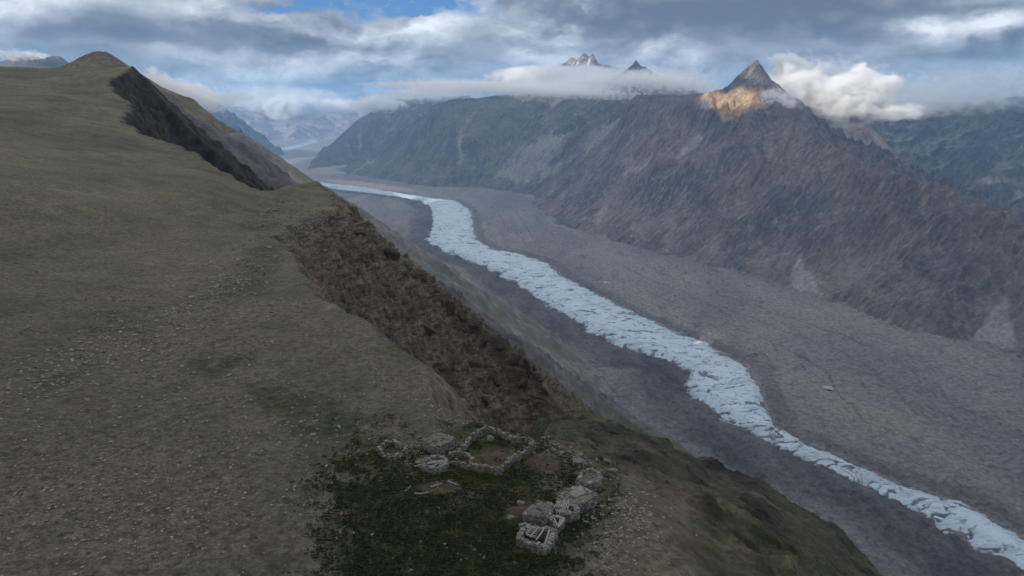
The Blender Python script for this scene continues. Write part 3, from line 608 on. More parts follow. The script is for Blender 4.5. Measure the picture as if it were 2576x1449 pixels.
simple('mountain', [(770, 428, 16400), (800, 398, 17300), (838, 358, 18200), (862, 334, 18700), (885, 314, 19200), (895, 304, 19400), (925, 286, 19600), (945, 271, 19600), (992, 249, 19500), (1085, 246, 19000), (1180, 240, 18500)], .95, M_NOSE, 22, 2600, 370, wl=1100, k=0, flute=(1.9, 380, 1800, 150))
simple('mountain', [(860, 348, 30000), (885, 330, 30000), (915, 306, 29500), (950, 286, 29000), (990, 272, 28500), (1060, 250, 28000)], .8, M_BLUE, 40, 3600, 380, wl=1500, k=0, flute=(1.6, 600, 2600, 200))
simple('hill', [(120, 178, 2550), (175, 158, 2600), (205, 140, 2600), (238, 127, 2600), (268, 128, 2600), (282, 136, 2600), (300, 150, 2600), (330, 178, 2600)], .7, M_HILL, 7, 330, 390, wl=300, k=10, floor=1150, amp=.05, jag=.25)
simple('mountain', [(-150, 175, 11500), (-40, 165, 11500), (10, 152, 11200), (45, 141, 11000), (70, 135, 11000), (95, 143, 11000), (108, 146, 11000), (130, 139, 11300), (150, 140, 11300), (185, 166, 11400), (240, 190, 11500)], .5, M_BLUE, 25, 1800, 395, wl=900, floor=900, jag=.6)
print('far', time.time()-T0)

# ------------------------------------------------------------------ cloud layer added out of view to shade the place
def unseen_cloud_layer():
    h = CAMZ+4500.; res = 130.
    X, Y = np.meshgrid(np.arange(-17500, 5200, res), np.arange(-8000, 18500, res))
    n = fbm(X/1500, Y/1500, 5, .55, 500); keep = np.ones(X.shape, bool)
    # gaps cut along the sun's rays to light chosen spots
    for u, v, r, rad in [(1850, 258, 7750, 380), (1885, 245, 7800, 260), (930, 468, 10300, 480), (860, 462, 10800, 600), (1010, 476, 10000, 350), (800, 490, 2980, 300), (2120, 320, 8800, 260), (2190, 340, 8800, 160), (870, 385, 17300, 500),
                         (2170, 225, 8350, 650), (2050, 225, 8450, 600), (1300, 195, 14000, 900), (1465, 150, 15500, 500)]:
        p = at_r(u, v, r); t = (h-p[2])/sunv[2]; cx, cy_ = p[0]+sunv[0]*t, p[1]+sunv[1]*t
        keep &= (np.hypot((X-cx), (Y-cy_)*.9)+n*rad*.6) > rad
    m, t = material('unseen shading cloud'); tr = t.node('ShaderNodeBsdfTranslucent'); t.put(tr.inputs[0], t.mix(t.attr('thin'), (.50, .51, .53), (.97, .97, .98)))
    df = t.node('ShaderNodeBsdfDiffuse'); df.inputs[0].default_value = (.8, .8, .8, 1); mx = t.node('ShaderNodeMixShader'); mx.inputs[0].default_value = .15
    t.l.new(tr.outputs[0], mx.inputs[1]); t.l.new(df.outputs[0], mx.inputs[2]); o = t.node('ShaderNodeOutputMaterial'); t.l.new(mx.outputs[0], o.inputs[0])
    ob = grid_mesh('unseen_cloud_layer', X, Y, h+n*180, m, dict(thin=sstep(-1500, 6000, Y-.25*X+n*1500)), keep); structure(ob)  # passes more light up the valley, made so to steer the ambient light
unseen_cloud_layer()

# ------------------------------------------------------------------ haze
def haze():
    x0, x1, y0, y1, z0, z1 = -45000, 45000, -3000, 52000, -70, 3100
    v = [(x, y, z) for z in (z0, z1) for y in (y0, y1) for x in (x0, x1)]
    f = [(0, 2, 3, 1), (4, 5, 7, 6), (0, 1, 5, 4), (1, 3, 7, 5), (3, 2, 6, 7), (2, 0, 4, 6)]
    me = bpy.data.meshes.new('haze'); me.from_pydata(v, [], f); me.update()
    m, t = material('mountain air'); pv = t.node('ShaderNodeVolumePrincipled')
    pv.inputs['Color'].default_value = (.33, .62, 1, 1); pv.inputs['Density'].default_value = 2.6e-5
    pv.inputs['Anisotropy'].default_value = .0
    o = t.node('ShaderNodeOutputMaterial'); t.l.new(pv.outputs[0], o.inputs['Volume'])
    me.materials.append(m); ob = bpy.data.objects.new('haze', me); C.objects.link(ob)
    tag(ob, None, None, kind='stuff')
haze()
# ------------------------------------------------------------------ low clouds lying on the mountains
def cloud(u, v, r, hw, hh, depth, dens, seed, tilt=0., ns=1.0, fill=.0, label=None):
    p = at_r(u, v, r); s_ = math.dist(p, (0, 0, CAMZ))/(F/K); rx, rz = hw*s_*1.25, hh*s_*1.35
    m, t = material('cloud vapour'); q = t.obj()
    L = t.vmath('LENGTH', q, out=1)
    w = t.scale(q, (rx/rz*.75, depth/rz*.75, 1.0))
    n = t.noise(t.vmath('ADD', w, (seed*3.7, seed*1.3, seed*7.1)), 1.5*ns, 9, .62, .35)
    e = t.math('ADD', t.math('MULTIPLY', t.math('SUBTRACT', n, .5-fill), 5.0), t.math('MULTIPLY_ADD', L, -1.7, 1.2))
    dn = t.math('MULTIPLY', t.rng(e, .0, .8), t.math('MULTIPLY', t.rng(L, 1.0, .85), dens*1.5))
    pv = t.node('ShaderNodeVolumePrincipled'); pv.inputs['Color'].default_value = (.99, .992, .995, 1); t.put(pv.inputs['Density'], dn)
    pv.inputs['Anisotropy'].default_value = .2
    o = t.node('ShaderNodeOutputMaterial'); t.l.new(pv.outputs[0], o.inputs['Volume'])
    import bmesh
    bm = bmesh.new(); bmesh.ops.create_icosphere(bm, subdivisions=3, radius=1.0)
    me = bpy.data.meshes.new('cloud'); bm.to_mesh(me); bm.free(); me.materials.append(m)
    ob = bpy.data.objects.new('cloud', me); C.objects.link(ob); ob.location = p
    ob.scale = (rx, depth, rz); ob.rotation_euler = mathutils.Euler((0, tilt, -math.atan2(p[0], p[1])))
    tag(ob, label, None, kind='stuff')
for c in [(1330, 224, 10300, 290, 17, 500, .0055, 1, .05, 1.9, .04), (1120, 226, 11000, 120, 12, 400, .004, 26, -.03, 1.8, .0), (1130, 214, 11500, 190, 9, 500, .005, 2, .0, 1, .05), (1490, 208, 10800, 190, 24, 500, .0045, 3, -.06, 1.8, .02), (1680, 206, 9300, 140, 24, 450, .0055, 4, .10, 1.7, .02),
          (1560, 182, 14500, 260, 20, 700, .0018, 5, .0, 1, .0), (1400, 192, 13500, 150, 22, 700, .003, 6, 0, 1, .1),
          (2055, 248, 8450, 105, 62, 350, .011, 7, .35, 1.7, .02), (2172, 236, 8350, 72, 56, 350, .013, 8, 0, 1.7, .06), (2110, 190, 9300, 110, 40, 400, .004, 27, .1, 1.6, -.02), (1990, 205, 8700, 70, 60, 350, .014, 9, .3, 1.3, .02), (2090, 285, 8500, 90, 22, 300, .012, 25, .2, 1.3, .0), (2190, 282, 8300, 120, 18, 400, .012, 10, 0, 1, .02),
          (1965, 246, 7350, 62, 20, 160, .010, 11, .25, 1, -.02), (2400, 232, 11200, 270, 40, 700, .0018, 12, -.03, 2.0, .02), (2290, 266, 10800, 150, 26, 500, .0025, 13, -.05, 1.8, .0),
          (415, 210, 3700, 60, 22, 160, .020, 14, .5, 1, .0), (480, 240, 5200, 90, 26, 300, .014, 15, .2, 1, .02), (555, 246, 19500, 80, 18, 900, .002, 16, 0, 1, .0), (740, 272, 31000, 62, 26, 1500, .006, 17, 0, 1.2, .08),
          (850, 270, 32000, 70, 13, 1500, .004, 18, 0, 1, .05), (950, 262, 17600, 70, 18, 700, .006, 19, 0, 1.2, .02), (1075, 236, 15500, 150, 20, 700, .003, 20, -.05, 1.5, .0), (30, 138, 10400, 80, 12, 400, .006, 21, 0, 1, -.05), (720, 246, 36000, 170, 24, 1500, .0011, 22, .04, 1.5, .03), (840, 268, 34000, 60, 18, 1500, .004, 23, 0, 1.4, .02), (640, 258, 33000, 60, 20, 1500, .002, 24, .1, 1.4, .0)]:
    cloud(*c)

# ------------------------------------------------------------------ the herders' huts and pens
rg = np.random.default_rng(7)
def G(u, v):
    """the point of the ridge seen at a pixel of the photograph"""
    x, y, z = direction(u, v); h = math.hypot(x, y); r = np.geomspace(30, 1300, 1500)
    g = ground(x/h*r, y/h*r); zr = CAMZ+z/h*r; k = int(np.argmax(zr < g)) if (zr < g).any() else len(r)-1
    return np.array([x/h*r[k], y/h*r[k], g[k]])
def gz(x, y): return float(ground(x, y)[0])
class MB:
    def __init__(s): s.v = []; s.f = []; s.n = 0
    def add(s, v, f): s.v.append(np.asarray(v, float)); s.f += [tuple(i+s.n for i in q) for q in f]; s.n += len(v)
    def build(s, name, mat, parent=None, smooth=False, off=None):
        v = np.concatenate(s.v); 
        if off is not None: v = v-np.asarray(off)
        me = bpy.data.meshes.new(name); me.from_pydata(v.tolist(), [], s.f); me.update(); me.materials.append(mat)
        if smooth: me.polygons.foreach_set('use_smooth', np.ones(len(me.polygons), bool))
        o = bpy.data.objects.new(name, me); C.objects.link(o)
        if parent: o.parent = parent
        return o
BOXF = [(0, 2, 3, 1), (4, 5, 7, 6), (0, 1, 5, 4), (1, 3, 7, 5), (3, 2, 6, 7), (2, 0, 4, 6)]
BOXV = np.array([(x, y, z) for z in (-.5, .5) for y in (-.5, .5) for x in (-.5, .5)])
def stone(mb, c, size, yaw=0., jit=.22, tilt=.12):
    v = BOXV*(1+rg.uniform(-jit, jit, (8, 3)))*np.asarray(size)
    e = mathutils.Euler((rg.normal(0, tilt), rg.normal(0, tilt), yaw)).to_matrix(); v = v @ np.array(e).T
    mb.add(v+np.asarray(c), BOXF)
def log(mb, a, b, r=.08, bend=.05, n=5, k=7):
    a = np.asarray(a, float); b = np.asarray(b, float); d = b-a; L = np.linalg.norm(d); d /= L
    s_ = np.cross(d, (0, 0, 1)); s_ = s_/np.linalg.norm(s_) if np.linalg.norm(s_) > 1e-3 else np.array((1., 0, 0)); t_ = np.cross(s_, d)
    bs, bt = rg.normal(0, bend*L), rg.normal(0, bend*L*.5); V = []; Fc = []
    for i in range(n):
        q = i/(n-1); c = a+d*L*q+(s_*bs+t_*bt)*math.sin(q*math.pi); rr = r*(1.1-.3*q)*(1+rg.normal(0, .06))
        for j in range(k):
            w = 2*math.pi*j/k; V.append(c+(s_*math.cos(w)+t_*math.sin(w))*rr)
    for i in range(n-1):
        for j in range(k): Fc.append((i*k+j, i*k+(j+1) % k, (i+1)*k+(j+1) % k, (i+1)*k+j))
    Fc.append(tuple(range(k))[::-1]); Fc.append(tuple((n-1)*k+j for j in range(k))); mb.add(V, Fc)
def dry_wall(mb, path, height, thick=.5, closed=False, top=None, rough=.1, ss=1.0):
    """courses of rough stones along a ground path; path: list of (x, y)"""
    P = [np.asarray(p[:2], float) for p in path]; n = len(P); m = n if closed else n-1
    for i in range(m):
        a, b = P[i], P[(i+1) % n]; L = np.linalg.norm(b-a)
        if L < .05: continue
        d = (b-a)/L; nrm = np.array((-d[1], d[0])); yaw = math.atan2(d[1], d[0]); ns = max(1, int(L/(.30*ss)))
        for j in range(ns):
            q = (j+.5)/ns; c = a+(b-a)*q; g = gz(*c); H = (height if np.isscalar(height) else height[i])*(1+rg.normal(0, rough))
            if top is not None: H = max(.25, top-g+rg.normal(0, .05))
            mb.add(BOXV*np.array((L/ns*1.05, thick*.7, H+.22)) @ np.array([(d[0], d[1], 0), (nrm[0], nrm[1], 0), (0, 0, 1)])+np.array((c[0], c[1], g+H/2-.2)), BOXF)
            nc = max(2, int(H/.17))
            for k in range(nc):
                zz = g+(k+.45)*H/nc-.03
                for sd in (-1, 1):
                    o = nrm*sd*(thick/2-.10+rg.normal(0, .035))+d*rg.normal(0, .05)
                    stone(mb, (c[0]+o[0], c[1]+o[1], zz), (.34*ss*rg.uniform(.7, 1.4), .26*rg.uniform(.8, 1.2), H/nc*rg.uniform(.85, 1.2)), yaw+rg.normal(0, .15))
            stone(mb, (c[0]+rg.normal(0, .05), c[1]+rg.normal(0, .05), g+H+.02), (.36*rg.uniform(.6, 1.2), thick*rg.uniform(.7, 1.05), .16*rg.uniform(.6, 1.5)), yaw+rg.normal(0, .3))
def mat_stone(name, a, b, c, sc=1.0):
    m, t = material(name); p = t.obj()
    rnd = t.node('ShaderNodeNewGeometry').outputs['Random Per Island']
    col = t.mix(rnd, a, b); col = t.mix(t.rng(t.noise(p, 6*sc, 5, .65), .5, .75), col, c)
    finish(t, col, t.bump(t.noise(p, 9*sc, 5, .7), .5, .06)); return m
def mat_wood():
    m, t = material('weathered wood'); p = t.obj()
    rnd = t.node('ShaderNodeNewGeometry').outputs['Random Per Island']
    col = t.mix(rnd, (.17, .16, .15), (.33, .315, .30)); col = t.mix(t.rng(t.noise(t.scale(p, (1, 1, 4)), 7, 5, .7), .5, .8), col, (.12, .105, .09))
    finish(t, col, t.bump(t.noise(p, 14, 4, .7), .4, .03), .9, .1); return m
M_WALL = mat_stone('dry stone', (.085, .078, .066), (.245, .228, .195), (.075, .076, .052))
M_DRYW = mat_stone('hut stone', (.085, .082, .076), (.245, .235, .215), (.065, .06, .052))
M_ROOF = mat_stone('earth roof', (.095, .09, .078), (.17, .16, .14), (.065, .072, .042), .4)
M_WOOD = mat_wood()
M_BOULDER = mat_stone('boulder stone', (.15, .13, .10), (.26, .235, .19), (.19, .18, .13), .5)
M_PALE_R = mat_stone('pale boulder', (.15, .175, .14), (.18, .20, .165), (.12, .15, .11), .3)
M_SLAB = mat_stone('blue grey rock', (.095, .095, .095), (.155, .155, .16), (.075, .074, .068), .5)
def thing(name, p, label, cat, group=None):
    o = bpy.data.objects.new(name, None); C.objects.link(o); o.location = tuple(p); o.empty_display_size = .5
    bpy.context.view_layer.update(); return tag(o, label, cat, group)
def put(mb, name, mat, root, smooth=False): return mb.build(name, mat, root, smooth, root.location)
def at_top(px, h, zref):            # rim of a hut seen at pixels, h above the ground level zref
    return [at_z(u, v, zref+h) for u, v in px]
def inset(poly, d):
    P = np.array([p[:2] for p in poly]); c = P.mean(0); return [c+(p-c)*(1-d/np.linalg.norm(p-c)) for p in P]
def roof_slab(mb, poly, z, thick=.22, sag=.12, rings=7, seed=0):
    P = np.array([p[:2] for p in poly]); n = len(P); seg_ = []
    for i in range(n):
        for q in np.linspace(0, 1, 7)[:-1]: seg_.append(P[i]+(P[(i+1) % n]-P[i])*q)
    E = np.array(seg_); c = P.mean(0); m = len(E); V = []; Fc = []
    for k in range(rings+1):
        s_ = k/rings; ring = c+(E-c)*s_*(1+(rg.normal(0, .012, (m, 1)) if 0 < k else 0))
        zz = z+fbm(ring[:, 0]*1.3+seed, ring[:, 1]*1.3, 3)*sag-(.08 if k == rings else 0)
        V += np.c_[ring, zz].tolist()
    for k in range(rings):
        for j in range(m): Fc.append((k*m+j, k*m+(j+1) % m, (k+1)*m+(j+1) % m, (k+1)*m+j))
    b0 = len(V); V += np.c_[c+(E-c)*.99, np.full(m, z-thick)].tolist()
    for j in range(m): Fc.append((rings*m+j, rings*m+(j+1) % m, b0+(j+1) % m, b0+j))
    Fc.append(tuple(b0+j for j in range(m))[::-1]); mb.add(V, Fc)
def rubble(mb, poly, z, n, s0=.12, s1=.35):
    P = np.array([p[:2] for p in poly]); lo, hi = P.min(0), P.max(0); k = 0
    while k < n:
        q = rg.uniform(lo, hi)
        if poly_sd(np.array([q[0]]), np.array([q[1]]), list(P))[0] < -.05:
            s_ = rg.uniform(s0, s1); stone(mb, (q[0], q[1], z+s_*.12), (s_, s_*.8, s_*.5), rg.uniform(0, 6), .25, .2); k += 1
def conv2(x, y): return 925.7+.1771*x, 1073.3+.1771*y
def conv3(x, y): return 1247.7+.18516*x, 1140.4+.18516*y

# ring shaped pen
ctr = G(985, 1137); t_ = thing('stone_pen', ctr, 'small ring shaped dry stone pen standing apart left of the flat roofed hut', 'stone pen')
mb = MB(); ring = [G(*p) for p in [(951, 1137), (962, 1128), (974, 1124), (994, 1120), (1003, 1130), (1012, 1130), (1022, 1134), (1023, 1142), (1008, 1153), (994, 1157), (980, 1157), (966, 1152), (957, 1146)]]
dry_wall(mb, ring, .5, .32, True, rough=.35, ss=.7); put(mb, 'wall', M_WALL, t_)
# flat roofed hut by the pen
def hut(rim, h, label, roof=True, walls=True, thick=.5, zoff=0., base=None, name='stone_hut', cat='hut', stones=40, mat=None, openings=True):
    gp = G(*(base or (sum(p[0] for p in rim)/len(rim), max(p[1] for p in rim)+6))); zr = gp[2]+zoff
    top = at_top(rim, h, zr); root = thing(name, (np.mean([p[0] for p in top]), np.mean([p[1] for p in top]), zr), label, cat)
    wl = inset(top, thick*.5)
    if walls:
        mb = MB(); dry_wall(mb, wl, h, thick, True, ss=.72, rough=.16, top=zr+h-.1 if roof else zr+h); put(mb, 'wall', mat or M_DRYW, root)
    if roof:
        mb = MB(); roof_slab(mb, top, zr+h+.04, seed=len(label)); rubble(mb, top, zr+h+.05, stones, .10, .26); put(mb, 'roof', M_ROOF, root)
    return root, top, zr
def local(root, mb, name, mat): return put(mb, name, mat, root)
hut([(1063, 1107), (1103, 1088), (1143, 1098), (1132, 1112), (1094, 1127)], 1.0,
    'low hut with thick flat earth roof standing between the ring pen and the large pen', base=(1100, 1130), stones=50)
# large pen with the small pen built into its corner
cc = G(1255, 1150); t_ = thing('sheep_pen', cc, 'large four sided dry stone sheep pen with bare brown ground inside', 'sheep pen')
outer = [conv2(*p) for p in [(1270, 428), (1340, 378), (1400, 306), (1450, 228), (1550, 150), (1650, 100), (1750, 92), (1850, 128), (1950, 188), (2100, 232), (2200, 244), (2345, 290), (2355, 315), (2300, 362), (2150, 462), (2000, 575), (1905, 650), (1870, 705), (1800, 665), (1700, 645), (1600, 630), (1490, 628)]]
mb = MB(); dry_wall(mb, [G(*p) for p in outer], .66, .36, rough=.2, ss=.7); put(mb, 'outer_wall', M_WALL, t_)
inner = [conv2(*p) for p in [(1455, 625), (1470, 560), (1478, 500), (1440, 465), (1380, 446), (1270, 440), (1150, 445)]]
mb = MB(); dry_wall(mb, [G(*p) for p in inner], .55, .32, rough=.2, ss=.7); put(mb, 'inner_wall', M_WALL, t_)
inner = [conv2(*p) for p in [(1410, 625), (1300, 580), (1230, 556), (1175, 545)]]
mb = MB(); dry_wall(mb, [G(*p) for p in inner], .52, .32, rough=.2, ss=.7); put(mb, 'inner_wall', M_WALL, t_)
# pale boulder inside the pen, low rock lumps
def rock_mesh(size, seed, sub=2, flat=.7, sharp=.28):
    import bmesh
    r_ = np.random.default_rng(seed); bm = bmesh.new(); bmesh.ops.create_icosphere(bm, subdivisions=sub, radius=1.0)
    v = np.array([w.co for w in bm.verts]); dirs = r_.normal(size=(9, 3)); dirs /= np.linalg.norm(dirs, axis=1)[:, None]; off = r_.uniform(.55, .95, 9)
    for d, o in zip(dirs, off):
        q = v @ d; v = v-np.clip(q-o, 0, 9)[:, None]*d*.9
    v *= (1+r_.normal(0, sharp*.12, (len(v), 1))); v *= np.array(size)*np.array((1, 1, flat))
    for w, c in zip(bm.verts, v): w.co = c
    me = bpy.data.meshes.new('rock'); bm.to_mesh(me); bm.free(); return me
def rock(name, p, size, seed, mat, label, cat='rock', group=None, flat=.7, yaw=0, sub=2, sharp=.28):
    me = rock_mesh(size, seed, sub, flat, sharp); me.materials.append(mat); o = bpy.data.objects.new(name, me); C.objects.link(o)
    o.location = p; o.rotation_euler = (0, 0, yaw); return tag(o, label, cat, group)
p = G(1234, 1108); rock('boulder', p+np.array((0, 0, .25)), (.5, .45, .62), 14, M_PALE_R, 'pale greenish pointed boulder standing just inside the far wall of the sheep pen', 'boulder', flat=1.0)
# ruined round hut with its roof poles fallen in
rim = [conv2(*p) for p in [(850, 450), (900, 412), (970, 400), (1060, 415), (1125, 440), (1140, 490), (1110, 560), (1040, 590), (900, 600), (780, 580), (760, 520)]]
root, top, zr = hut(rim, .8, 'ruined round hut with a heap of grey roof poles fallen across it', roof=False, base=(1092, 1178), thick=.42)
for a, b in [((1040, 500), (670, 492)), ((1050, 480), (690, 505)), ((1060, 520), (740, 470)), ((1000, 500), (660, 560)), ((1070, 500), (800, 590)), ((1050, 490), (860, 600)), ((1060, 480), (910, 610)), ((1075, 480), (960, 605)), ((1090, 490), (1000, 610)), ((1100, 500), (1060, 600)),
             ((980, 480), (700, 540)), ((1040, 480), (760, 560)), ((1080, 490), (990, 600)), ((960, 500), (720, 580)), ((1095, 500), (1030, 605)), ((1020, 490), (830, 480))]:
    mb = MB(); A = at_z(*conv2(*a), zr+.95+rg.uniform(-.1, .15)); B = at_z(*conv2(*b), zr+.5+rg.uniform(-.15, .2)); log(mb, A, B, rg.uniform(.05, .085)); put(mb, 'roof_pole', M_WOOD, root)
# loose logs
for (a, b, r_, lb) in [((1130, 790), (1290, 850), .09, 'grey curved log lying on grass, nearest to the pen gate'), ((890, 880), (1045, 825), .08, 'pale log lying crosswise over another on bare soil'), ((940, 850), (1000, 890), .05, 'short dark stick lying under the pale crossed log'),
                       ((525, 945), (605, 865), .08, 'log lying by itself left of the other loose logs'), ((670, 965), (845, 958), .08, 'straight pale log lying nearest the shrubs below the soil patch'), ((840, 965), (920, 935), .05, 'thin branch lying at the end of the straight pale log')]:
    A, B = G(*conv2(*a)), G(*conv2(*b)); A[2] += .12; B[2] += .12; mb = MB(); log(mb, A, B, r_, .06); o = mb.build('log', M_WOOD, None, True, A); o.location = A; tag(o, lb, 'log', 'loose logs lying below the pens')
# the row of huts on the right
root, top, zr = hut([conv3(*p) for p in [(1095, 395), (1155, 250), (1310, 220), (1445, 300), (1412, 430), (1180, 448)]], .8, 'farthest hut of the row with a sunken grey rubble roof ringed by stones', base=(1500, 1224), stones=110)
mb = MB(); dry_wall(mb, inset(top, .3), .3, .4, True, top=zr+1.0, rough=.3); put(mb, 'parapet', M_DRYW, root)
root, top, zr = hut([conv3(*p) for p in [(825, 600), (1000, 476), (1160, 432), (1375, 558), (1222, 668), (1010, 698)]], .9, 'hut with grey planks and a brown soil patch on its flat roof', base=(1440, 1285), stones=70)
zt = zr+1.0
for i in range(11):
    q = i/10; a = (1000+q*150, 540-q*95); b = (1090+q*130, 600-q*60); mb = MB(); log(mb, at_z(*conv3(*a), zt), at_z(*conv3(*b), zt), .07, .02); put(mb, 'plank', M_WOOD, root)
mb = MB(); roof_slab(mb, [at_z(*conv3(*p), zt-.05) for p in [(860, 590), (900, 540), (960, 540), (980, 580), (940, 615), (880, 615)]], zt-.05, .1, .05, 4)
ms, tt = material('brown soil'); pp = tt.obj(); finish(tt, tt.mix(tt.noise(pp, 3, 5, .6), (.10, .06, .04), (.16, .105, .075))); put(mb, 'soil_patch', ms, root)
A = at_z(*conv3(1270, 670), zr+1.0); B = G(*conv3(1232, 790)); mb = MB(); log(mb, B, A, .09); put(mb, 'leaning_post', M_WOOD, root)
# open room with bare rafters between the huts
root, top, zr = hut([conv3(*p) for p in [(800, 690), (860, 640), (1000, 690), (1080, 700), (1125, 740), (1130, 790), (1080, 830), (990, 850), (900, 830), (830, 810)]], .85, 'roofless room with a fan of bare rafters and a curved end wall', roof=False, base=(1440, 1312), thick=.45, name='ruined_hut')
for a, b in [((750, 665), (830, 800)), ((830, 665), (820, 820)), ((850, 670), (880, 810)), ((905, 660), (860, 820)), ((930, 640), (885, 800)), ((960, 640), (905, 810)), ((985, 630), (930, 790)), ((900, 700), (960, 810)), ((880, 690), (940, 800)), ((990, 660), (950, 820)), ((930, 690), (980, 760)), ((800, 700), (850, 790))]:
    mb = MB(); log(mb, at_z(*conv3(*a), zr+.95+rg.uniform(-.03, .1)), at_z(*conv3(*b), zr+.9), rg.uniform(.045, .075), .03); put(mb, 'rafter', M_WOOD, root)
root, top, zr = hut([conv3(*p) for p in [(362, 818), (590, 642), (775, 690), (702, 880)]], 1.05, 'largest hut, with a flat roof of grey slabs and patches of grass', base=(1350, 1322), stones=60)
mb = MB(); zt = zr+1.12
for i in range(26):
    u_, v_ = conv3(rg.uniform(430, 740), rg.uniform(690, 830)); p = at_z(u_, v_, zt); 
    if poly_sd(np.array([p[0]]), np.array([p[1]]), inset(top, .2))[0] < 0: stone(mb, p, (rg.uniform(.3, .6), rg.uniform(.3, .5), .07), rg.uniform(0, 6), .25, .06)
put(mb, 'roof_slabs', M_SLAB, root)
# timber doorway
root, top, zr = hut([conv3(*p) for p in [(732, 898), (772, 845), (932, 880), (840, 1005)]], .8, 'open porch framed with heavy timbers between the largest hut and the lattice roofed hut', roof=False, base=(1402, 1335), thick=.3, name='porch', cat='porch')
for a, b, r_ in [((770, 850), (930, 885), .12), ((725, 905), (770, 852), .11), ((785, 875), (830, 975), .07), ((880, 890), (845, 980), .07), ((925, 890), (835, 1005), .13)]:
    mb = MB(); log(mb, at_z(*conv3(*a), zr+.9), at_z(*conv3(*b), zr+.88), r_, .02); put(mb, 'timber', M_WOOD, root)
# nearest hut, lattice of beams
root, top, zr = hut([conv3(*p) for p in [(362, 985), (640, 1008), (832, 1045), (705, 1292), (272, 1168)]], .85, 'nearest hut of the row, its roof an open lattice of beams over a dark room', roof=False, base=(1340, 1386), thick=.45)
for a, b, r_ in [((650, 1020), (545, 1175), .10), ((725, 1045), (660, 1235), .10), ((580, 1000), (465, 1140), .07), ((520, 990), (410, 1100), .07), ((760, 1020), (750, 1060), .06),
                 ((430, 985), (600, 1030), .05), ((420, 1010), (590, 1050), .05), ((410, 1035), (575, 1075), .05), ((400, 1060), (560, 1100), .05), ((400, 1085), (550, 1125), .05), ((420, 1110), (540, 1145), .05)]:
    mb = MB(); log(mb, at_z(*conv3(*a), zr+.95), at_z(*conv3(*b), zr+.95), r_, .02); put(mb, 'beam', M_WOOD, root)
stone_mb = MB(); stone(stone_mb, at_z(*conv3(370, 975), zr+.92), (.75, .4, .3), .6); put(stone_mb, 'capstone', M_SLAB, root)
# small flat shelter on posts
c = G(1455, 1170); root = thing('shelter', c, 'little shelter with a flat grey slab roof on thin wooden posts by the slope edge', 'shelter')
top = [at_z(u, v, c[2]+.75) for u, v in [(1441, 1153), (1456, 1150), (1469, 1154), (1467, 1163), (1452, 1164), (1442, 1161)]]
mb = MB(); roof_slab(mb, top, c[2]+.8, .2, .06, 4); put(mb, 'roof', M_SLAB, root)
mb = MB(); dry_wall(mb, inset(top, .35), .5, .3, True); put(mb, 'wall', M_DRYW, root)
for k_ in (0, 2, 3, 5):
    q = top[k_]; mb = MB(); log(mb, (q[0], q[1], gz(q[0], q[1])-.1), (q[0], q[1], c[2]+.7), .06); put(mb, 'post', M_WOOD, root)

print('huts', time.time()-T0)

# ------------------------------------------------------------------ crags standing out of the rock rib
M_CRAG = mat_stone('crag rock', (.05, .043, .037), (.10, .086, .072), (.07, .052, .04), .12)
crags = [rock_mesh((1, .7, 1.1), 700+i, 3, 1.0, .5) for i in range(6)]
for m_ in crags: m_.name = 'crag'; m_.materials.append(M_CRAG)
k_ = 0
for (u, v, s_, lb) in [(905, 590, 5, 'a'), (945, 612, 4, 'a'), (985, 640, 7, 'a'), (1030, 668, 5, 'a'), (1062, 700, 6, 'a'), (1118, 752, 10, 'c'), (1128, 775, 8, 'c'), (1160, 795, 5, 'a'), (1195, 820, 6, 'a'), (1235, 852, 8, 'a'), (1265, 872, 6, 'a'), (1300, 895, 9, 'a'), (1330, 920, 8, 'a'), (1352, 950, 6, 'a'), (1370, 985, 6, 'a'),
                       (900, 690, 5, 'b'), (960, 740, 6, 'b'), (1010, 790, 6, 'b'), (1075, 830, 7, 'b'), (1130, 880, 6, 'b'), (1190, 920, 7, 'b'), (1250, 960, 7, 'b'), (1100, 940, 3, 'b'), (1160, 990, 3, 'b'), (1290, 1010, 5, 'b'), (860, 640, 4, 'b'), (1040, 740, 5, 'b'), (1320, 970, 6, 'b'), (1220, 1010, 4, 'b'), (840, 600, 3, 'b')]:
    p = G(u, v); r0 = np.hypot(p[0], p[1])
    if not 60 < r0 < 520: continue
    o = bpy.data.objects.new('crag', crags[k_ % 6]); C.objects.link(o); o.location = (p[0], p[1], p[2]-s_*.1); o.scale = (s_*.75, s_*.55, s_*.6); o.rotation_euler = (rg.normal(0, .25), rg.normal(0, .25), rg.uniform(0, 6)); k_ += 1
    if lb == 'a': tag(o, 'jagged crag on the skyline of the dark rock rib above the glacier', 'crag', 'crags along the crest of the rib')
    elif lb == 'b': tag(o, 'dark crag jutting from the face of the rock rib above the gully', 'crag', 'crags on the face of the rib')
    else: tag(o, 'rock tower standing highest off the middle of the rib crest' if s_ == 10 else 'broad crag leaning against the tower in the middle of the rib crest', 'crag')

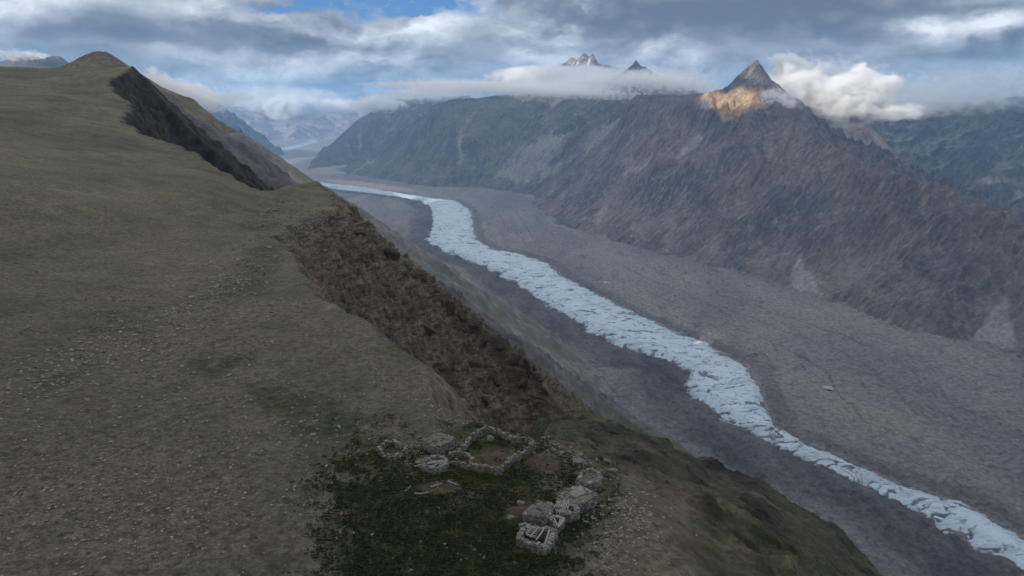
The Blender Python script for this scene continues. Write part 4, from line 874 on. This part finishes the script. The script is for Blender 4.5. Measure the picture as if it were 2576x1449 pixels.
# ------------------------------------------------------------------ rocks and stones on the grass
for i, (u, v, sx, sy, sz, lb) in enumerate([(1524, 1161, 1.3, .8, .5, 'pale slab of rock at the slope edge, the farthest of the pair'), (1540, 1186, 1.5, 1.0, .5, 'long pale slab of rock at the slope edge nearest the farthest hut'),
        (1500, 1160, .5, .4, .4, 'small grey rock between the shelter and the pale slabs'), (1342, 1142, .3, .3, .3, 'pale stone at the foot of the pen corner'), (1372, 1392, .8, .5, .3, 'pale flat stone at the foot of the nearest hut'),
        (1287, 1304, .9, .5, .4, 'blue grey rock beside the reddish rubble left of the largest hut'), (1310, 1266, .8, .6, .4, 'grey rock behind the reddish rubble left of the largest hut'), (1412, 1217, .3, .3, .35, 'upright grey stone on the bank behind the huts'),
        (1368, 1104, 1.0, .4, .3, 'reddish flat rock outside the far corner of the sheep pen'), (1390, 1112, 1.0, .5, .3, 'grey flat rock at the cliff edge beyond the sheep pen'), (1030, 1136, .3, .3, .2, 'stone fallen beside the ring shaped pen')]):
    p = G(u, v); rock('rock', p, (sx*.6, sy*.6, sz), 50+i, M_SLAB if 'pale' in lb or 'grey' in lb else M_BOULDER, lb, 'rock', flat=.8)
ZONES = [  # centre, half sizes, tilt, count, size range
    (760, 560, 110, 45, .35, 380, .5, 1.3, 'stones on the far grass shoulder above the cliff'), (600, 690, 190, 50, -.65, 420, .3, 1.0, 'stones in the band running down the slope'), (250, 880, 300, 60, -.45, 550, .2, .7, 'stones in the band running down the slope'),
    (450, 800, 420, 200, -.3, 1100, .2, .6, 'stones scattered over the open slope'), (300, 1250, 420, 180, 0, 1500, .10, .32, 'stones scattered over the near slope'), (700, 1050, 300, 120, .2, 250, .15, .4, 'stones scattered over the open slope'),
    (1150, 1400, 300, 60, 0, 70, .10, .3, 'pale stones among the dark shrubs'), (1560, 1350, 110, 90, .6, 330, .08, .38, 'broken stones on the shoulder beside the huts'), (1600, 1270, 120, 60, .6, 160, .12, .45, 'broken stones on the shoulder beside the huts'),
    (1100, 1040, 80, 25, .4, 60, .15, .4, 'stones along the edge of the gully'), (1430, 1140, 90, 25, .4, 70, .15, .45, 'stones along the edge behind the pens')]
cand = []
for (cu, cv, ru, rv, rot, n, s0, s1, grp) in ZONES:
    for _ in range(n):
        a = rg.normal(0, .55, 2); du, dv = a[0]*ru, a[1]*rv; c_, s_ = math.cos(rot), math.sin(rot)
        u = cu+du*c_-dv*s_; v = cv+du*s_+dv*c_
        if not (-250 < u < 1900 and v < 1500): continue
        x, y, z = direction(u, v)
        cand.append((u, v, s0+(s1-s0)*rg.random()**1.7, grp))
def G_many(U, V):
    x, y, z = direction(np.array(U), np.array(V)); h = np.hypot(x, y); out = np.zeros((len(U), 3)); r = np.geomspace(32, 700, 420)
    X = (x/h)[:, None]*r; Y = (y/h)[:, None]*r; Zr = CAMZ+(z/h)[:, None]*r; g = ground(X, Y); below = Zr < g
    k = np.argmax(below, 1); i = np.arange(len(U)); return np.stack([X[i, k], Y[i, k], g[i, k]], 1), below.any(1)
PT, ok = G_many([c[0] for c in cand], [c[1] for c in cand])
scr = [c[2]/max(np.linalg.norm(p-np.array((0, 0, CAMZ))), 1) if o else 0 for c, p, o in zip(cand, PT, ok)]
order = np.argsort(scr)[::-1]
M_STONE = mat_stone('scattered stone', (.10, .093, .078), (.26, .242, .205), (.13, .12, .09), 1.0)
LAB = {'stones on the far grass shoulder above the cliff': 'pale stone lying on the far grass shoulder above the dark cliff', 'stones in the band running down the slope': 'pale stone in the stony band running down the grass slope',
       'stones scattered over the open slope': 'stone scattered on the open grass slope left of the gully', 'stones scattered over the near slope': 'stone scattered on the near dry grass slope at lower left', 'pale stones among the dark shrubs': 'pale stone among the dark green shrubs below the pens',
       'broken stones on the shoulder beside the huts': 'broken grey stone on the bare shoulder right of the huts', 'stones along the edge of the gully': 'stone on the grass edge above the rocky gully', 'stones along the edge behind the pens': 'stone on the cliff edge behind the sheep pen'}
protos = [rock_mesh((.5, .42, .4), 900+i, 1, .8) for i in range(8)]
for m_ in protos: m_.name = 'stone'; m_.materials.append(M_STONE)
rest = MB(); n = 0
for i in order:
    if scr[i] <= 0: continue
    s_ = cand[i][2]; p = PT[i]
    if n < 290:
        o = bpy.data.objects.new('stone', protos[n % 8]); C.objects.link(o); o.location = (p[0], p[1], p[2]+s_*.08); o.scale = (s_*rg.uniform(.8, 1.3), s_, s_*rg.uniform(.6, 1)); o.rotation_euler = (rg.normal(0, .15), rg.normal(0, .15), rg.uniform(0, 6))
        tag(o, LAB[cand[i][3]], 'stone', cand[i][3]); n += 1
    else: stone(rest, (p[0], p[1], p[2]+s_*.1), (s_*rg.uniform(.7, 1.2), s_*.8, s_*.5), rg.uniform(0, 6), .3, .2)
o = rest.build('loose_stones', M_STONE); tag(o, 'countless small stones strewn over the grass slope', 'stones', kind='stuff')
print('stones', time.time()-T0)

# ------------------------------------------------------------------ low shrubs round the huts
def shrubs():
    n = 9500; U = []; V = []
    lushpoly = [(900, 1130), (1000, 1100), (1080, 1140), (1240, 1080), (1350, 1120), (1480, 1190), (1540, 1200), (1500, 1290), (1430, 1400), (1350, 1470), (860, 1500), (850, 1350), (820, 1250)]
    u = rg.uniform(560, 1560, 150000); v = rg.uniform(1040, 1500, 150000); d = px_poly(u, v, lushpoly)
    X0, _ = G_many(u[:1], v[:1])
    fz = fbm(u/70, v/40, 5, .65, 90); pr = sstep(70, -60, d+fz*150)*.34*(.25+.75*sstep(-.5, .1, fbm(u/30, v/18, 4, .6, 94)))+.018*np.exp(-np.maximum(d, 0)/60)*(v > 1150)
    for b in [(1235, 1160, 80, 34, -.1), (1365, 1170, 50, 22, .3), (1100, 1230, 55, 16, 0), (1290, 1300, 25, 25, 0), (1180, 1160, 30, 8, 0)]: pr *= np.where(blob(u, v, *b) < 1, .05, 1)
    # less grass where the huts stand
    for b in [(1350, 1290, 60, 30, 0), (1360, 1350, 55, 28, .3), (1450, 1240, 55, 22, -.3), (1485, 1200, 30, 20, 0), (1430, 1285, 40, 25, 0), (1100, 1112, 40, 22, 0), (985, 1140, 30, 12, 0), (1090, 1165, 45, 20, 0)]: pr *= np.where(blob(u, v, *b) < 1, 0, 1)
    k = rg.random(len(u)) < pr; U, V = u[k], v[k]; P, okk = G_many(U, V); P = P[okk]
    q = 10; N = len(P); rad = rg.uniform(.05, .17, N)*np.where(rg.random(N) < .08, 1.7, 1)
    c = P[:, None, :]+rg.normal(0, .5, (N, q, 3))*rad[:, None, None]*np.array((1, 1, .55))+np.array((0, 0, 1))*rad[:, None, None]*.45
    a = rg.normal(size=(N, q, 3)); a /= np.linalg.norm(a, axis=2)[..., None]; b = np.cross(a, rg.normal(size=(N, q, 3))); b /= np.linalg.norm(b, axis=2)[..., None]
    L = rad[:, None, None]*rg.uniform(.35, .6, (N, q, 1)); w = L*.6
    vv = np.stack([c-a*L, c+b*w, c+a*L, c-b*w], 2).reshape(-1, 3)
    me = bpy.data.meshes.new('low_shrubs'); nf = N*q
    me.vertices.add(nf*4); me.vertices.foreach_set('co', vv.astype(np.float32).ravel()); me.loops.add(nf*4); me.loops.foreach_set('vertex_index', np.arange(nf*4, dtype=np.int32))
    me.polygons.add(nf); me.polygons.foreach_set('loop_start', np.arange(nf, dtype=np.int32)*4); me.update(calc_edges=True)
    m, t = material('shrub leaves'); rnd = t.node('ShaderNodeNewGeometry').outputs['Random Per Island']; p = t.obj()
    col = t.mix(rnd, (.016, .026, .011), (.044, .054, .022)); col = t.mix(t.rng(t.noise(p, .35, 4, .6), .5, .72), col, (.085, .085, .030))
    finish(t, col); me.materials.append(m); o = bpy.data.objects.new('low_shrubs', me); C.objects.link(o)
    tag(o, 'dark green low shrubs covering the ground round the huts', 'shrubs', kind='stuff'); print('tufts', N)
shrubs()
print('script', time.time()-T0)
